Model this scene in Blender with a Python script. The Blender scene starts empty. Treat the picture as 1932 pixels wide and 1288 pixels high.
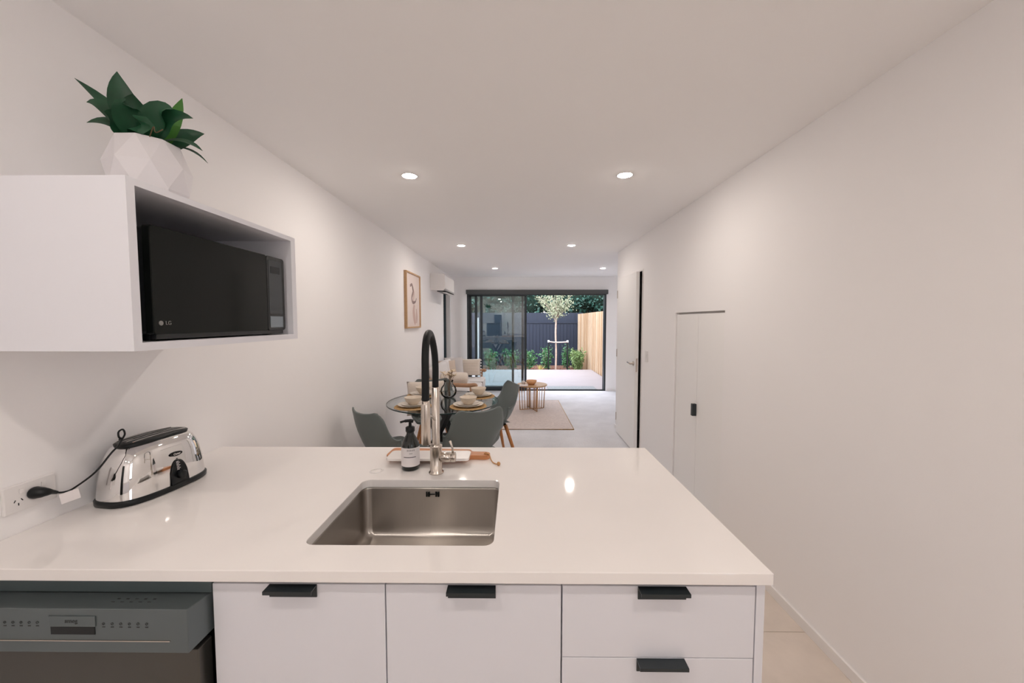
import bpy, bmesh, math, random
from mathutils import Vector, Matrix

PI = math.pi
sc = bpy.context.scene
COL = sc.collection

# ------------------------------------------------------------------ camera
F, PITCH, YAW = 715.0, math.radians(3.05), math.radians(0.53)
cp, sp, cy_, sy_ = math.cos(PITCH), math.sin(PITCH), math.cos(YAW), math.sin(YAW)
fw = Vector((-sy_ * cp, cy_ * cp, -sp)); rt = Vector((cy_, sy_, 0)); up = rt.cross(fw)
cam = bpy.data.cameras.new('camera'); camo = bpy.data.objects.new('camera', cam); COL.objects.link(camo)
cam.sensor_width = 36; cam.lens = F / 1932 * 36; cam.clip_start = 0.02; cam.clip_end = 300
M = Matrix.Identity(4)
for i in range(3):
    M[i][0] = rt[i]; M[i][1] = up[i]; M[i][2] = -fw[i]
M.translation = Vector((0, 0, 1.472))
camo.matrix_world = M
sc.camera = camo

# ------------------------------------------------------------------ world, exposure
SKY_STRENGTH = 1.0
LAMP = 305.0
LAMP_COL = (1.0, 0.90, 0.815)
w = bpy.data.worlds.new('world'); sc.world = w; w.use_nodes = True
nt = w.node_tree; nt.nodes.clear()
wo = nt.nodes.new('ShaderNodeOutputWorld'); bg = nt.nodes.new('ShaderNodeBackground')
sky = nt.nodes.new('ShaderNodeTexSky'); sky.sky_type = 'NISHITA'; sky.sun_disc = False
sky.sun_elevation = math.radians(48); sky.sun_rotation = math.radians(200); sky.dust_density = 2.5; sky.air_density = 1.0
sm = nt.nodes.new('ShaderNodeVectorMath'); sm.operation = 'SCALE'; sm.inputs['Scale'].default_value = 0.16
mxw = nt.nodes.new('ShaderNodeMix'); mxw.data_type = 'RGBA'; mxw.inputs[0].default_value = 0.62
mxw.inputs[7].default_value = (1.45, 1.45, 1.52, 1)          # bright thin overcast
nt.links.new(sky.outputs[0], sm.inputs[0]); nt.links.new(sm.outputs[0], mxw.inputs[6])
nt.links.new(mxw.outputs[2], bg.inputs[0]); nt.links.new(bg.outputs[0], wo.inputs[0])
bg.inputs[1].default_value = SKY_STRENGTH * 4.5

sc.view_settings.view_transform = 'Standard'; sc.view_settings.look = 'None'
sc.view_settings.gamma = 1.0; sc.view_settings.use_curve_mapping = False
sc.view_settings.exposure = 0.10
sc.cycles.use_denoising = True
sc.cycles.max_bounces = 12; sc.cycles.diffuse_bounces = 8; sc.cycles.transparent_max_bounces = 16
sc.cycles.sample_clamp_indirect = 6.0
sc.cycles.caustics_reflective = False; sc.cycles.caustics_refractive = False

# ------------------------------------------------------------------ materials
def new_mat(name):
    m = bpy.data.materials.new(name); m.use_nodes = True
    return m, m.node_tree, m.node_tree.nodes['Principled BSDF']

def mat(name, col, rough=0.5, metal=0.0, noise=0.0, nscale=8.0, bump=0.0, bscale=60.0, spec=0.5, stretch=None, coat=0.0, sheen=0.0):
    m, t, b = new_mat(name)
    b.inputs['Base Color'].default_value = (*col, 1); b.inputs['Roughness'].default_value = rough
    b.inputs['Metallic'].default_value = metal; b.inputs['Specular IOR Level'].default_value = spec
    b.inputs['Coat Weight'].default_value = coat; b.inputs['Sheen Weight'].default_value = sheen
    if noise or bump:
        tc = t.nodes.new('ShaderNodeTexCoord'); mp = t.nodes.new('ShaderNodeMapping')
        t.links.new(tc.outputs['Object'], mp.inputs[0])
        if stretch: mp.inputs['Scale'].default_value = stretch
    if noise:
        n = t.nodes.new('ShaderNodeTexNoise'); n.inputs['Scale'].default_value = nscale; n.inputs['Detail'].default_value = 5
        t.links.new(mp.outputs[0], n.inputs['Vector'])
        r = t.nodes.new('ShaderNodeValToRGB')
        r.color_ramp.elements[0].position = 0.3; r.color_ramp.elements[1].position = 0.7
        r.color_ramp.elements[0].color = (*[c * (1 - noise) for c in col], 1)
        r.color_ramp.elements[1].color = (*[min(1, c * (1 + noise)) for c in col], 1)
        t.links.new(n.outputs[0], r.inputs[0]); t.links.new(r.outputs[0], b.inputs['Base Color'])
    if bump:
        n2 = t.nodes.new('ShaderNodeTexNoise'); n2.inputs['Scale'].default_value = bscale; n2.inputs['Detail'].default_value = 4
        t.links.new(mp.outputs[0], n2.inputs['Vector'])
        bp = t.nodes.new('ShaderNodeBump'); bp.inputs['Strength'].default_value = bump; bp.inputs['Distance'].default_value = 0.01
        t.links.new(n2.outputs[0], bp.inputs['Height']); t.links.new(bp.outputs[0], b.inputs['Normal'])
    return m

def thin_glass(name, tint=(0.93, 0.97, 0.96), ior=1.5, rough=0.0, extra=0.0):
    m = bpy.data.materials.new(name); m.use_nodes = True; t = m.node_tree; t.nodes.clear()
    o = t.nodes.new('ShaderNodeOutputMaterial'); tr = t.nodes.new('ShaderNodeBsdfTransparent'); gl = t.nodes.new('ShaderNodeBsdfGlossy')
    fr = t.nodes.new('ShaderNodeFresnel'); mx = t.nodes.new('ShaderNodeMixShader'); ma = t.nodes.new('ShaderNodeMath')
    ma.operation = 'ADD'; ma.inputs[1].default_value = extra; ma.use_clamp = True
    tr.inputs[0].default_value = (*tint, 1); gl.inputs['Roughness'].default_value = rough; fr.inputs[0].default_value = ior
    t.links.new(fr.outputs[0], ma.inputs[0]); t.links.new(ma.outputs[0], mx.inputs[0])
    t.links.new(tr.outputs[0], mx.inputs[1]); t.links.new(gl.outputs[0], mx.inputs[2]); t.links.new(mx.outputs[0], o.inputs[0])
    return m

def emit(name, col, s):
    m = bpy.data.materials.new(name); m.use_nodes = True; t = m.node_tree; t.nodes.clear()
    o = t.nodes.new('ShaderNodeOutputMaterial'); e = t.nodes.new('ShaderNodeEmission')
    e.inputs[0].default_value = (*col, 1); e.inputs[1].default_value = s
    t.links.new(e.outputs[0], o.inputs[0]); return m

W = mat('wall_paint', (0.885, 0.872, 0.872), 0.7, bump=0.03, bscale=400, spec=0.25)
CEIL = mat('ceiling_paint', (0.93, 0.92, 0.915), 0.85, spec=0.2)
TRIMW = mat('trim_paint', (0.82, 0.80, 0.79), 0.4)
DOORW = mat('door_paint', (0.87, 0.86, 0.85), 0.45)
LAMW = mat('white_laminate', (0.74, 0.745, 0.79), 0.32, spec=0.4)
STONE = mat('white_stone', (0.87, 0.84, 0.82), 0.055, noise=0.02, nscale=3, spec=0.5)
TILE = mat('beige_tile', (0.68, 0.60, 0.53), 0.35, noise=0.07, nscale=6, bump=0.05, bscale=40)
GROUT = mat('grout', (0.30, 0.26, 0.22), 0.8)
CARPET = mat('grey_carpet', (0.76, 0.76, 0.79), 0.95, noise=0.07, nscale=3.2, bump=0.9, bscale=220, spec=0.1)
BLACK = mat('black_metal', (0.010, 0.013, 0.014), 0.35, spec=0.4)
HANDLE = mat('handle_black', (0.016, 0.023, 0.027), 0.38)
ALU = mat('dark_joinery', (0.022, 0.030, 0.036), 0.4)
BLACKP = mat('black_plastic', (0.006, 0.008, 0.009), 0.34, spec=0.3)
RUBBER = mat('black_rubber', (0.006, 0.008, 0.009), 0.5, spec=0.25, bump=0.1, bscale=300)
MWBLACK = mat('microwave_glass', (0.006, 0.008, 0.007), 0.10, spec=0.20)
MWBODY = mat('microwave_body', (0.010, 0.012, 0.013), 0.35)
STEEL = mat('brushed_steel', (0.46, 0.43, 0.40), 0.24, metal=1.0, bump=0.03, bscale=150, stretch=(1, 1, 0.05))
NICKEL = mat('brushed_nickel', (0.62, 0.56, 0.50), 0.24, metal=1.0, bump=0.02, bscale=200, stretch=(1, 1, 0.05))
_t = STEEL.node_tree; _b = _t.nodes['Principled BSDF']; _tg = _t.nodes.new('ShaderNodeTangent'); _tg.direction_type = 'RADIAL'; _tg.axis = 'Z'
_b.inputs['Anisotropic'].default_value = 0.95; _b.inputs['Anisotropic Rotation'].default_value = 0.25; _t.links.new(_tg.outputs[0], _b.inputs['Tangent']); _b.inputs['Roughness'].default_value = 0.30
CHROME = mat('chrome', (0.80, 0.79, 0.78), 0.035, metal=1.0)
DWMET = mat('dishwasher_silver', (0.14, 0.165, 0.172), 0.38, metal=0.55)
DWPAN = mat('dishwasher_panel', (0.11, 0.105, 0.095), 0.30, metal=0.75)
DWFILL = mat('dishwasher_filler', (0.095, 0.125, 0.13), 0.5, metal=0.3)
DWTXT = mat('dishwasher_print', (0.03, 0.035, 0.035), 0.5)
GLASS = thin_glass('window_glass', (0.90, 0.95, 0.955), 1.5, 0.0, 0.05)
TGLASS = thin_glass('table_glass', (0.95, 0.975, 0.975), 1.5, 0.0, 0.05)
VGLASS = thin_glass('vase_glass', (0.975, 0.985, 0.985), 1.22, 0.0, 0.0)
GEDGE = mat('glass_edge', (0.012, 0.03, 0.03), 0.15)
CHAIR = mat('sage_grey_shell', (0.140, 0.165, 0.162), 0.42, spec=0.4)
CHAIRP = mat('sage_grey_pad', (0.16, 0.195, 0.195), 0.6)
OAKLEG = mat('oak_leg', (0.50, 0.20, 0.06), 0.45, noise=0.12, nscale=10, stretch=(6, 6, 1))
OAK = mat('light_oak', (0.50, 0.31, 0.16), 0.5, noise=0.12, nscale=12, stretch=(5, 1, 5))
SOFAW = mat('sofa_timber', (0.36, 0.20, 0.11), 0.45, noise=0.12, nscale=12)
FABW = mat('white_fabric', (0.72, 0.69, 0.68), 0.9, bump=0.3, bscale=250, spec=0.1, sheen=0.2)
FABC = mat('cream_fabric', (0.74, 0.66, 0.58), 0.95, bump=0.6, bscale=120, spec=0.1, sheen=0.3)
FABB = mat('beige_fabric', (0.58, 0.48, 0.40), 0.9, bump=0.4, bscale=200, spec=0.1)
FABG = mat('pale_grey_fabric', (0.56, 0.53, 0.52), 0.9, bump=0.3, bscale=220, spec=0.1)
JUTE = mat('jute', (0.52, 0.33, 0.15), 0.85, noise=0.25, nscale=40, bump=0.8, bscale=150)
RUG = mat('rug_weave', (0.76, 0.66, 0.62), 0.95, noise=0.16, nscale=30, bump=0.9, bscale=120, stretch=(1, 4, 1), spec=0.1)
CERA = mat('stoneware', (0.70, 0.64, 0.56), 0.35, noise=0.05, nscale=30)
CERB = mat('stoneware_bowl', (0.66, 0.57, 0.47), 0.35, noise=0.06, nscale=25)
BOTTLE = mat('dark_bottle', (0.006, 0.009, 0.008), 0.08, spec=0.6)
LABEL = mat('paper_label', (0.78, 0.74, 0.74), 0.6)
INK = mat('ink', (0.05, 0.045, 0.05), 0.6)
INKG = mat('grey_ink', (0.36, 0.34, 0.34), 0.6)
MARBLE = mat('white_marble', (0.80, 0.77, 0.75), 0.25, noise=0.03, nscale=9)
ACACIA = mat('acacia', (0.52, 0.22, 0.09), 0.4, noise=0.2, nscale=10, stretch=(1, 6, 6))
LEATHER = mat('tan_cord', (0.50, 0.26, 0.10), 0.7)
PLASTW = mat('white_plastic', (0.78, 0.76, 0.75), 0.35)
POT = mat('matt_white_ceramic', (0.76, 0.74, 0.76), 0.5)
LEAF = mat('leaf_dark', (0.008, 0.065, 0.026), 0.42, noise=0.35, nscale=9)
LEAFL = mat('leaf_bright', (0.045, 0.20, 0.015), 0.42, noise=0.2, nscale=9)
COIR = mat('dried_root', (0.12, 0.07, 0.035), 0.8)
DRIED = mat('dried_flower', (0.72, 0.60, 0.44), 0.8)
PAPERA = mat('art_paper', (0.74, 0.64, 0.60), 0.6, noise=0.03, nscale=3)
ARTD = mat('art_stroke_dark', (0.30, 0.22, 0.21), 0.7)
ARTM = mat('art_stroke_pink', (0.55, 0.40, 0.36), 0.7)
DECK = mat('deck_board', (0.30, 0.275, 0.285), 0.7, noise=0.06, nscale=6, stretch=(0.3, 4, 1))
FENCEN = mat('navy_stain', (0.006, 0.013, 0.032), 0.6, noise=0.15, nscale=5, stretch=(4, 4, 0.4))
PALE = [mat('pine_a', (0.44, 0.31, 0.20), 0.7, noise=0.10, nscale=6, stretch=(5, 5, 0.5)),
        mat('pine_b', (0.39, 0.26, 0.155), 0.7, noise=0.12, nscale=6, stretch=(5, 5, 0.5)),
        mat('pine_c', (0.49, 0.38, 0.27), 0.7, noise=0.08, nscale=6, stretch=(5, 5, 0.5))]
SOIL = mat('bark_mulch', (0.13, 0.065, 0.045), 0.95, noise=0.5, nscale=30, bump=1.0, bscale=40)
BARKC = mat('bark_chip', (0.24, 0.11, 0.075), 0.9, noise=0.4, nscale=20)
TRUNK = mat('tree_bark', (0.42, 0.33, 0.28), 0.8, noise=0.2, nscale=20)
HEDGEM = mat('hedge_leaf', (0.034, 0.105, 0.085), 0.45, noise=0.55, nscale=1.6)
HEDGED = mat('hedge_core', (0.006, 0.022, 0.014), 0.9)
TREEL = mat('young_tree_leaf', (0.26, 0.29, 0.19), 0.55, noise=0.3, nscale=5)
SHRUBA = mat('shrub_leaf', (0.05, 0.16, 0.06), 0.5, noise=0.4, nscale=6)
SHRUBB = mat('shrub_leaf_light', (0.17, 0.27, 0.10), 0.5, noise=0.3, nscale=6)
SHRUBY = mat('grass_yellow', (0.45, 0.40, 0.14), 0.6)
BLIND = mat('blind_fabric', (0.075, 0.078, 0.078), 0.8)
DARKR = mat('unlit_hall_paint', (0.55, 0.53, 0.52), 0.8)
FRIDGE = mat('dark_appliance', (0.02, 0.022, 0.024), 0.25, metal=0.3)
BRASS = mat('copper_rod', (0.60, 0.36, 0.18), 0.32, metal=0.7)
GLOW = emit('lamp_diffuser', LAMP_COL, LAMP)
WHITEX = mat('exterior_white', (0.62, 0.62, 0.64), 0.6)

# ------------------------------------------------------------------ mesh helpers
def ob(name, bm, m=None, parent=None, smooth=False, loc=None, kind=None, bevel=0.0, autos=None, seg=2):
    me = bpy.data.meshes.new(name)
    if isinstance(bm, bmesh.types.BMesh):
        bmesh.ops.recalc_face_normals(bm, faces=bm.faces); bm.to_mesh(me); bm.free()
    else:
        me.from_pydata(bm[0], [], bm[1]); me.update()
    if m is not None:
        for x in (m if isinstance(m, (list, tuple)) else [m]): me.materials.append(x)
    if smooth:
        for p in me.polygons: p.use_smooth = True
    o = bpy.data.objects.new(name, me); COL.objects.link(o)
    if loc is not None: o.location = loc
    if parent is not None: o.parent = parent
    if bevel:
        md = o.modifiers.new('b', 'BEVEL'); md.width = bevel; md.segments = seg; md.limit_method = 'ANGLE'; md.angle_limit = math.radians(40)
    if kind: o['kind'] = kind
    return o

def tag(o, label, cat=None, group=None, kind=None):
    o['label'] = label
    if cat: o['category'] = cat
    if group: o['group'] = group
    if kind: o['kind'] = kind
    return o

def emp(name, loc, rz=0.0):
    o = bpy.data.objects.new(name, None); COL.objects.link(o); o.location = loc; o.rotation_euler = (0, 0, rz)
    o.empty_display_size = 0.05
    return o

def box(bm, x0, x1, y0, y1, z0, z1, mi=0):
    v = [bm.verts.new(p) for p in ((x0,y0,z0),(x1,y0,z0),(x1,y1,z0),(x0,y1,z0),(x0,y0,z1),(x1,y0,z1),(x1,y1,z1),(x0,y1,z1))]
    for f in ((0,3,2,1),(4,5,6,7),(0,1,5,4),(1,2,6,5),(2,3,7,6),(3,0,4,7)):
        fc = bm.faces.new([v[i] for i in f]); fc.material_index = mi
    return v

def B(*boxes):
    bm = bmesh.new()
    for b in boxes: box(bm, *b)
    return bm

def obox(p0, p1, wx, wy, bm=None, up_hint=Vector((0, 0, 1))):
    """bar from p0 to p1 with rectangular section"""
    bm = bm or bmesh.new(); p0 = Vector(p0); p1 = Vector(p1); d = (p1 - p0).normalized()
    if abs(d.dot(up_hint)) > 0.98: up_hint = Vector((0, 1, 0))
    a = d.cross(up_hint).normalized(); b = a.cross(d)
    vs = []
    for p in (p0, p1):
        for s, t in ((-1,-1),(1,-1),(1,1),(-1,1)):
            vs.append(bm.verts.new(p + a * s * wx / 2 + b * t * wy / 2))
    for f in ((3,2,1,0),(4,5,6,7),(0,1,5,4),(1,2,6,5),(2,3,7,6),(3,0,4,7)): bm.faces.new([vs[i] for i in f])
    return bm

def lathe(prof, n=32, bm=None, c=(0, 0, 0), axis='z', mi=None):
    bm = bm or bmesh.new(); rings = []
    for k, (r, z) in enumerate(prof):
        if r < 1e-6:
            rings.append([bm.verts.new((0, 0, z))])
        else:
            rings.append([bm.verts.new((r * math.cos(2*PI*i/n), r * math.sin(2*PI*i/n), z)) for i in range(n)])
    fs = []
    for k in range(len(rings) - 1):
        a, b = rings[k], rings[k+1]
        for i in range(n):
            j = (i + 1) % n
            if len(a) == 1 and len(b) == 1: continue
            if len(a) == 1: f = bm.faces.new((a[0], b[i], b[j]))
            elif len(b) == 1: f = bm.faces.new((a[i], a[j], b[0]))
            else: f = bm.faces.new((a[i], a[j], b[j], b[i]))
            if mi: f.material_index = mi[k]
            fs.append(f)
    if axis == 'x': R = Matrix.Rotation(PI/2, 4, 'Y')
    elif axis == 'y': R = Matrix.Rotation(-PI/2, 4, 'X')
    else: R = Matrix.Identity(4)
    T = Matrix.Translation(c) @ R
    for r in rings:
        for v in r: v.co = T @ v.co
    return bm

def tube(pts, r, n=8, bm=None, closed=False, cap=True):
    bm = bm or bmesh.new(); pts = [Vector(p) for p in pts]; N = len(pts); rings = []
    rr = r if isinstance(r, (list, tuple)) else [r] * N
    prev = None
    for i, p in enumerate(pts):
        if closed: d = (pts[(i+1) % N] - pts[i-1]).normalized()
        else: d = (pts[min(i+1, N-1)] - pts[max(i-1, 0)]).normalized()
        if prev is None:
            h = Vector((0, 0, 1)) if abs(d.z) < 0.9 else Vector((1, 0, 0)); a = d.cross(h).normalized()
        else:
            a = (prev - d * prev.dot(d)).normalized()
        prev = a; b = d.cross(a)
        rings.append([bm.verts.new(p + (a * math.cos(2*PI*k/n) + b * math.sin(2*PI*k/n)) * rr[i]) for k in range(n)])
    for i in range(N if closed else N - 1):
        A, Bb = rings[i], rings[(i+1) % N]
        for k in range(n): bm.faces.new((A[k], A[(k+1) % n], Bb[(k+1) % n], Bb[k]))
    if cap and not closed:
        bm.faces.new(rings[0][::-1]); bm.faces.new(rings[-1])
    return bm

def crom(P, m=8):
    P = [Vector(p) for p in P]; P = [P[0]*2 - P[1]] + P + [P[-1]*2 - P[-2]]; out = []
    for i in range(1, len(P) - 2):
        a, b, c, d = P[i-1:i+3]
        for k in range(m):
            t = k / m
            out.append(0.5 * ((2*b) + (-a + c)*t + (2*a - 5*b + 4*c - d)*t*t + (-a + 3*b - 3*c + d)*t**3))
    out.append(P[-2]); return out

def rrect(x0, x1, y0, y1, r, n=5):
    out = []
    for cx, cy, a0 in ((x1-r, y0+r, -PI/2), (x1-r, y1-r, 0), (x0+r, y1-r, PI/2), (x0+r, y0+r, PI)):
        for k in range(n + 1):
            a = a0 + PI/2 * k / n; out.append((cx + r*math.cos(a), cy + r*math.sin(a)))
    return out

def loft(loops, bm=None, cap0=False, cap1=False, mis=None):
    bm = bm or bmesh.new(); L = [[bm.verts.new(p) for p in lp] for lp in loops]; n = len(L[0])
    for k in range(len(L) - 1):
        for i in range(n):
            f = bm.faces.new((L[k][i], L[k][(i+1) % n], L[k+1][(i+1) % n], L[k+1][i]))
            if mis: f.material_index = mis[k]
    if cap0: bm.faces.new(L[0][::-1])
    if cap1: bm.faces.new(L[-1])
    return bm

def prism(pts2, z0, z1, axis='z'):
    def P(u, v, h):
        return {'z': (u, v, h), 'x': (h, u, v), 'y': (u, h, v)}[axis]
    return loft([[P(u, v, z0) for u, v in pts2], [P(u, v, z1) for u, v in pts2]], cap0=True, cap1=True)

def copy_tree(o, parent=None):
    c = o.copy(); COL.objects.link(c)
    if parent is not None: c.parent = parent
    for ch in KIDS.get(o.name, []): copy_tree(ch, c)
    return c
KIDS = {}
def index_kids():
    KIDS.clear()
    for o in bpy.data.objects:
        if o.parent: KIDS.setdefault(o.parent.name, []).append(o)

def text(name, s, size, m, parent, matrix, ext=0.0004):
    cu = bpy.data.curves.new(name, 'FONT'); cu.body = s; cu.size = size; cu.extrude = ext; cu.align_x = 'CENTER'; cu.align_y = 'CENTER'
    cu.materials.append(m)
    tmp = bpy.data.objects.new('tmp', cu); me = bpy.data.meshes.new_from_object(tmp); me.name = name; bpy.data.objects.remove(tmp)
    if not me.materials: me.materials.append(m)
    o = bpy.data.objects.new(name, me); COL.objects.link(o); o.parent = parent; o.matrix_local = matrix
    return o

def cushion(w_, h_, d_, n=14, puff=0.75):
    """pillow in x (w), z (h), thickness y (d), centred"""
    bm = bmesh.new(); g = {}
    for s in (-1, 1):
        for i in range(n + 1):
            for j in range(n + 1):
                u = -1 + 2*i/n; v = -1 + 2*j/n
                edge = (1 - abs(u)**2.6) * (1 - abs(v)**2.6)
                if s == 1 and (i in (0, n) or j in (0, n)): g[(s, i, j)] = g[(-1, i, j)]; continue
                pin = 1 - 0.06 * (1 - abs(u)) * 0 - 0.05 * (abs(u)**2 * (1 - abs(v)**2)) * 0
                x = u * w_/2 * (1 - 0.05 * (1 - v*v) * abs(u)); z = v * h_/2 * (1 - 0.05 * (1 - u*u) * abs(v))
                g[(s, i, j)] = bm.verts.new((x, s * d_/2 * max(edge, 0)**0.5 * puff, z))
    for s in (-1, 1):
        for i in range(n):
            for j in range(n):
                q = [g[(s, i, j)], g[(s, i+1, j)], g[(s, i+1, j+1)], g[(s, i, j+1)]]
                if s == 1: q.reverse()
                bm.faces.new(q)
    return bm

# ================================================================== ROOM SHELL
XL, XR, YB, ZC = -1.345, 1.385, 7.97, 2.40
YK = -2.4
XR2 = 2.55; YE = 5.2
S = lambda o, l: tag(o, l, kind='structure')
# floors
fl = ob('floor', B((XL-.1, XR2+.1, YK-.1, YB+.05, -.12, -.006)), GROUT); S(fl, 'floor of large beige tiles in the kitchen beside the peninsula')
TW, TL_ = 0.9, 0.9
ty = 2.635
rows = []
y1 = ty
while y1 > YK:
    y0 = max(y1 - TL_, YK); x0 = 0.47 - 0.9*2 - .0
    xs = [XL, -.43, .47, XR]
    for a, b in zip(xs[:-1], xs[1:]):
        ob('floor_tile', B((a + .0015, b - .0015, y0 + .0015, y1 - .0015, -.006, 0.0)), TILE, fl)
    y1 -= TL_
tag(ob('floor', B((XL, XR, ty, YE, -.006, 0.002), (XL, XR2, YE, YB, -.006, 0.002)), CARPET),
    'light grey carpet of the dining and living area', kind='structure')
ce = ob('ceiling', B((XL-.1, XR2+.1, YK-.1, YB+.2, ZC, ZC+.1)), CEIL); S(ce, 'flat white ceiling with round downlights')
# left wall with window opening y 7.1..7.82, z .1..2.1
wy0, wy1, wz0, wz1 = 7.08, 7.82, 0.1, 2.08
S(ob('wall_left', B((XL-.14, XL, YK, wy0, 0, ZC), (XL-.14, XL, wy1, YB+.2, 0, ZC), (XL-.14, XL, wy0, wy1, 0, wz0), (XL-.14, XL, wy0, wy1, wz1, ZC)), W),
  'long plain white wall on the left side')
wn = ob('window_1', B((XL-.13, XL-.085, wy0, wy0+.05, wz0, wz1), (XL-.13, XL-.085, wy1-.05, wy1, wz0, wz1), (XL-.13, XL-.085, wy0+.05, wy1-.05, wz0, wz0+.05), (XL-.13, XL-.085, wy0+.05, wy1-.05, wz1-.05, wz1)), ALU)
S(wn, 'narrow tall dark framed window in the left wall behind the sofa')
ob('pane', B((XL-.112, XL-.106, wy0+.05, wy1-.05, wz0+.05, wz1-.05)), GLASS, wn)
# right wall: door opening y 4.16..4.99 z 0..2.04 ; cupboard recess y 2.53..3.29, z .12..1.545
dy0, dy1, dz = 4.17, 4.985, 2.02
cy0, cy1, cz0, cz1 = 2.525, 3.295, 0.10, 1.545
KY0, KY1 = -1.75, -.95
kz0, kz1 = .95, 2.10
S(ob('wall_right', B((XR, XR+.12, YK, KY0, 0, ZC), (XR, XR+.12, KY0, KY1, 0, kz0), (XR, XR+.12, KY0, KY1, kz1, ZC), (XR, XR+.12, KY1, cy0, 0, ZC), (XR, XR+.12, cy1, dy0, 0, ZC), (XR, XR+.12, cy0, cy1, 0, cz0), (XR, XR+.12, cy0, cy1, cz1, ZC),
   (XR, XR+.12, dy0, dy1, dz, ZC), (XR, XR+.12, dy1, YE, 0, ZC)), W), 'plain white wall on the right with a door and a flush cupboard')
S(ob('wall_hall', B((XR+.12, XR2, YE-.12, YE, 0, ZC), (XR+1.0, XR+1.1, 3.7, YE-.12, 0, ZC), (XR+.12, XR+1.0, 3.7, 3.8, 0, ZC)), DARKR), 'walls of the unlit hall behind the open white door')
S(ob('wall_living_right', B((XR2, XR2+.12, YE, YB+.2, 0, ZC)), W), 'far right wall of the living area, past the wall end')
# back wall with sliding door opening
sx0, sx1, sz1 = -1.02, 1.90, 2.10
S(ob('wall_back', B((XL, sx0, YB, YB+.18, -.1, ZC), (sx1, XR2, YB, YB+.18, -.1, ZC), (sx0, sx1, YB, YB+.18, sz1, ZC)), W), 'white end wall around the wide sliding glass door')
S(ob('wall_kitchen', B((XL, XR, YK-.14, YK, 0, ZC)), W), 'plain kitchen end wall opposite the sliding door')
X0, X1 = XR+.06, XR+.11
ymw = (KY0+KY1)/2
wk = ob('added_window', B((X0, X1, KY0, KY0+.05, kz0, kz1), (X0, X1, KY1-.05, KY1, kz0, kz1), (X0, X1, ymw-.03, ymw+.03, kz0+.05, kz1-.05), (X0, X1, KY0+.05, KY1-.05, kz0, kz0+.05), (X0, X1, KY0+.05, KY1-.05, kz1-.05, kz1)), ALU)  # added opening, out of view, lets cool daylight onto the cabinet fronts
S(wk, 'added dark framed window in the right wall behind the camera, for cooler light on the cabinets')
# skirtings
SK = .052
S(ob('baseboard_right', B((XR-.012, XR, YK, dy0-.03, 0.0, SK)), TRIMW, bevel=.002), 'low white skirting board along the right wall')
S(ob('baseboard_right', B((XR-.012, XR, dy1+.03, YE+.012, 0.0, SK), (XR, XR2, YE, YE+.012, 0, SK)), TRIMW, bevel=.002), 'short white skirting board at the end of the right wall')
S(ob('baseboard_left', B((XL, XL+.012, 1.72, YB-.012, 0.0, SK)), TRIMW, bevel=.002), 'low white skirting board along the left wall')
S(ob('baseboard_back', B((sx1+.03, XR2, YB-.012, YB, 0.002, SK), (XL, sx0-.03, YB-.012, YB, 0.002, SK)), TRIMW, bevel=.002), 'low white skirting board below the end wall')
S(ob('baseboard_living', B((XR2-.012, XR2, YE+.012, YB-.012, 0.002, SK)), TRIMW, bevel=.002), 'low white skirting board along the far right living room wall')

# door frame (thin jamb)
S(ob('trim_1', B((XR-.006, XR+.12, dy0-.022, dy0, 0, dz+.02), (XR-.006, XR+.12, dy1, dy1+.022, 0, dz+.02), (XR-.006, XR+.12, dy0, dy1, dz, dz+.02)), TRIMW, bevel=.002), 'slim white jamb around the open white door')
d2 = emp('door_2', (1.372, dy1-.005, 0), 0); S(d2, 'white flush hinged door standing slightly open in the right wall')
LW = .795
ob('leaf', B((-.036, 0, -LW, 0, .012, dz-.006)), DOORW, d2, bevel=.0015)
for z in (.22, 1.06, 1.82):
    ob('hinge', lathe([(0,0),(.006,0),(.006,.1),(0,.1)], 10, c=(-.040, .004, z-.05)), NICKEL, d2)
hz = 1.0
hb = bmesh.new(); lathe([(0,0),(.025,0),(.025,.008),(.012,.010),(.011,.045),(0,.045)], 20, bm=hb, axis='x', c=(0,0,0))
for v in hb.verts: v.co.x = -v.co.x - .036; v.co.y += -LW+.055; v.co.z += hz
tube(crom([(-.078,-LW+.055,hz),(-.080,-LW+.10,hz+.002),(-.078,-LW+.17,hz+.004)],5), [.010]*5+[.008]*5+[.006], 10, bm=hb)
hd = ob('handle', hb, NICKEL, d2, smooth=True); hd['label'] = 'brushed nickel lever handle'
ob('latch_plate', B((-.028, -.008, -LW-.001, -LW+.002, hz-.09, hz+.06)), NICKEL, d2)
d2.rotation_euler = (0, 0, math.radians(-1.0))

# flush cupboard in the right wall
c3 = emp('door_3', (XR, cy0, 0)); S(c3, 'pair of tall white flush cupboard doors set in the right wall')
ym = 2.905 - cy0; yw = cy1 - cy0
ob('cupboard_door', B((.010, .028, .006, ym-.0015, cz0+.004, cz1-.016)), DOORW, c3, bevel=.001)
ob('cupboard_door', B((.010, .028, ym+.0015, yw-.006, cz0+.004, cz1-.016)), DOORW, c3, bevel=.001)
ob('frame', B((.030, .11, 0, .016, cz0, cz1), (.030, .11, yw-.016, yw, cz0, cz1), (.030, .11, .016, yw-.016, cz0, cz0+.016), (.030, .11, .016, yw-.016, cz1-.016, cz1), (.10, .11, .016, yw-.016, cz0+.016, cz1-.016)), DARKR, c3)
h3 = ob('pull_handle', B((-.020, .012, ym-.003+.004, ym+.028, .742, .835)), HANDLE, c3, bevel=.001); h3['label'] = 'black edge pull'

# light switch
sw = ob('light_switch', B((XR-.008, XR, 3.955, 4.035, 1.045, 1.16)), PLASTW, bevel=.003); tag(sw, 'slim white light switch plate on the right wall near the open door', 'light switch')
ob('rocker', B((XR-.011, XR-.008, 3.985, 4.005, 1.085, 1.12)), PLASTW, sw, bevel=.001)

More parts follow.
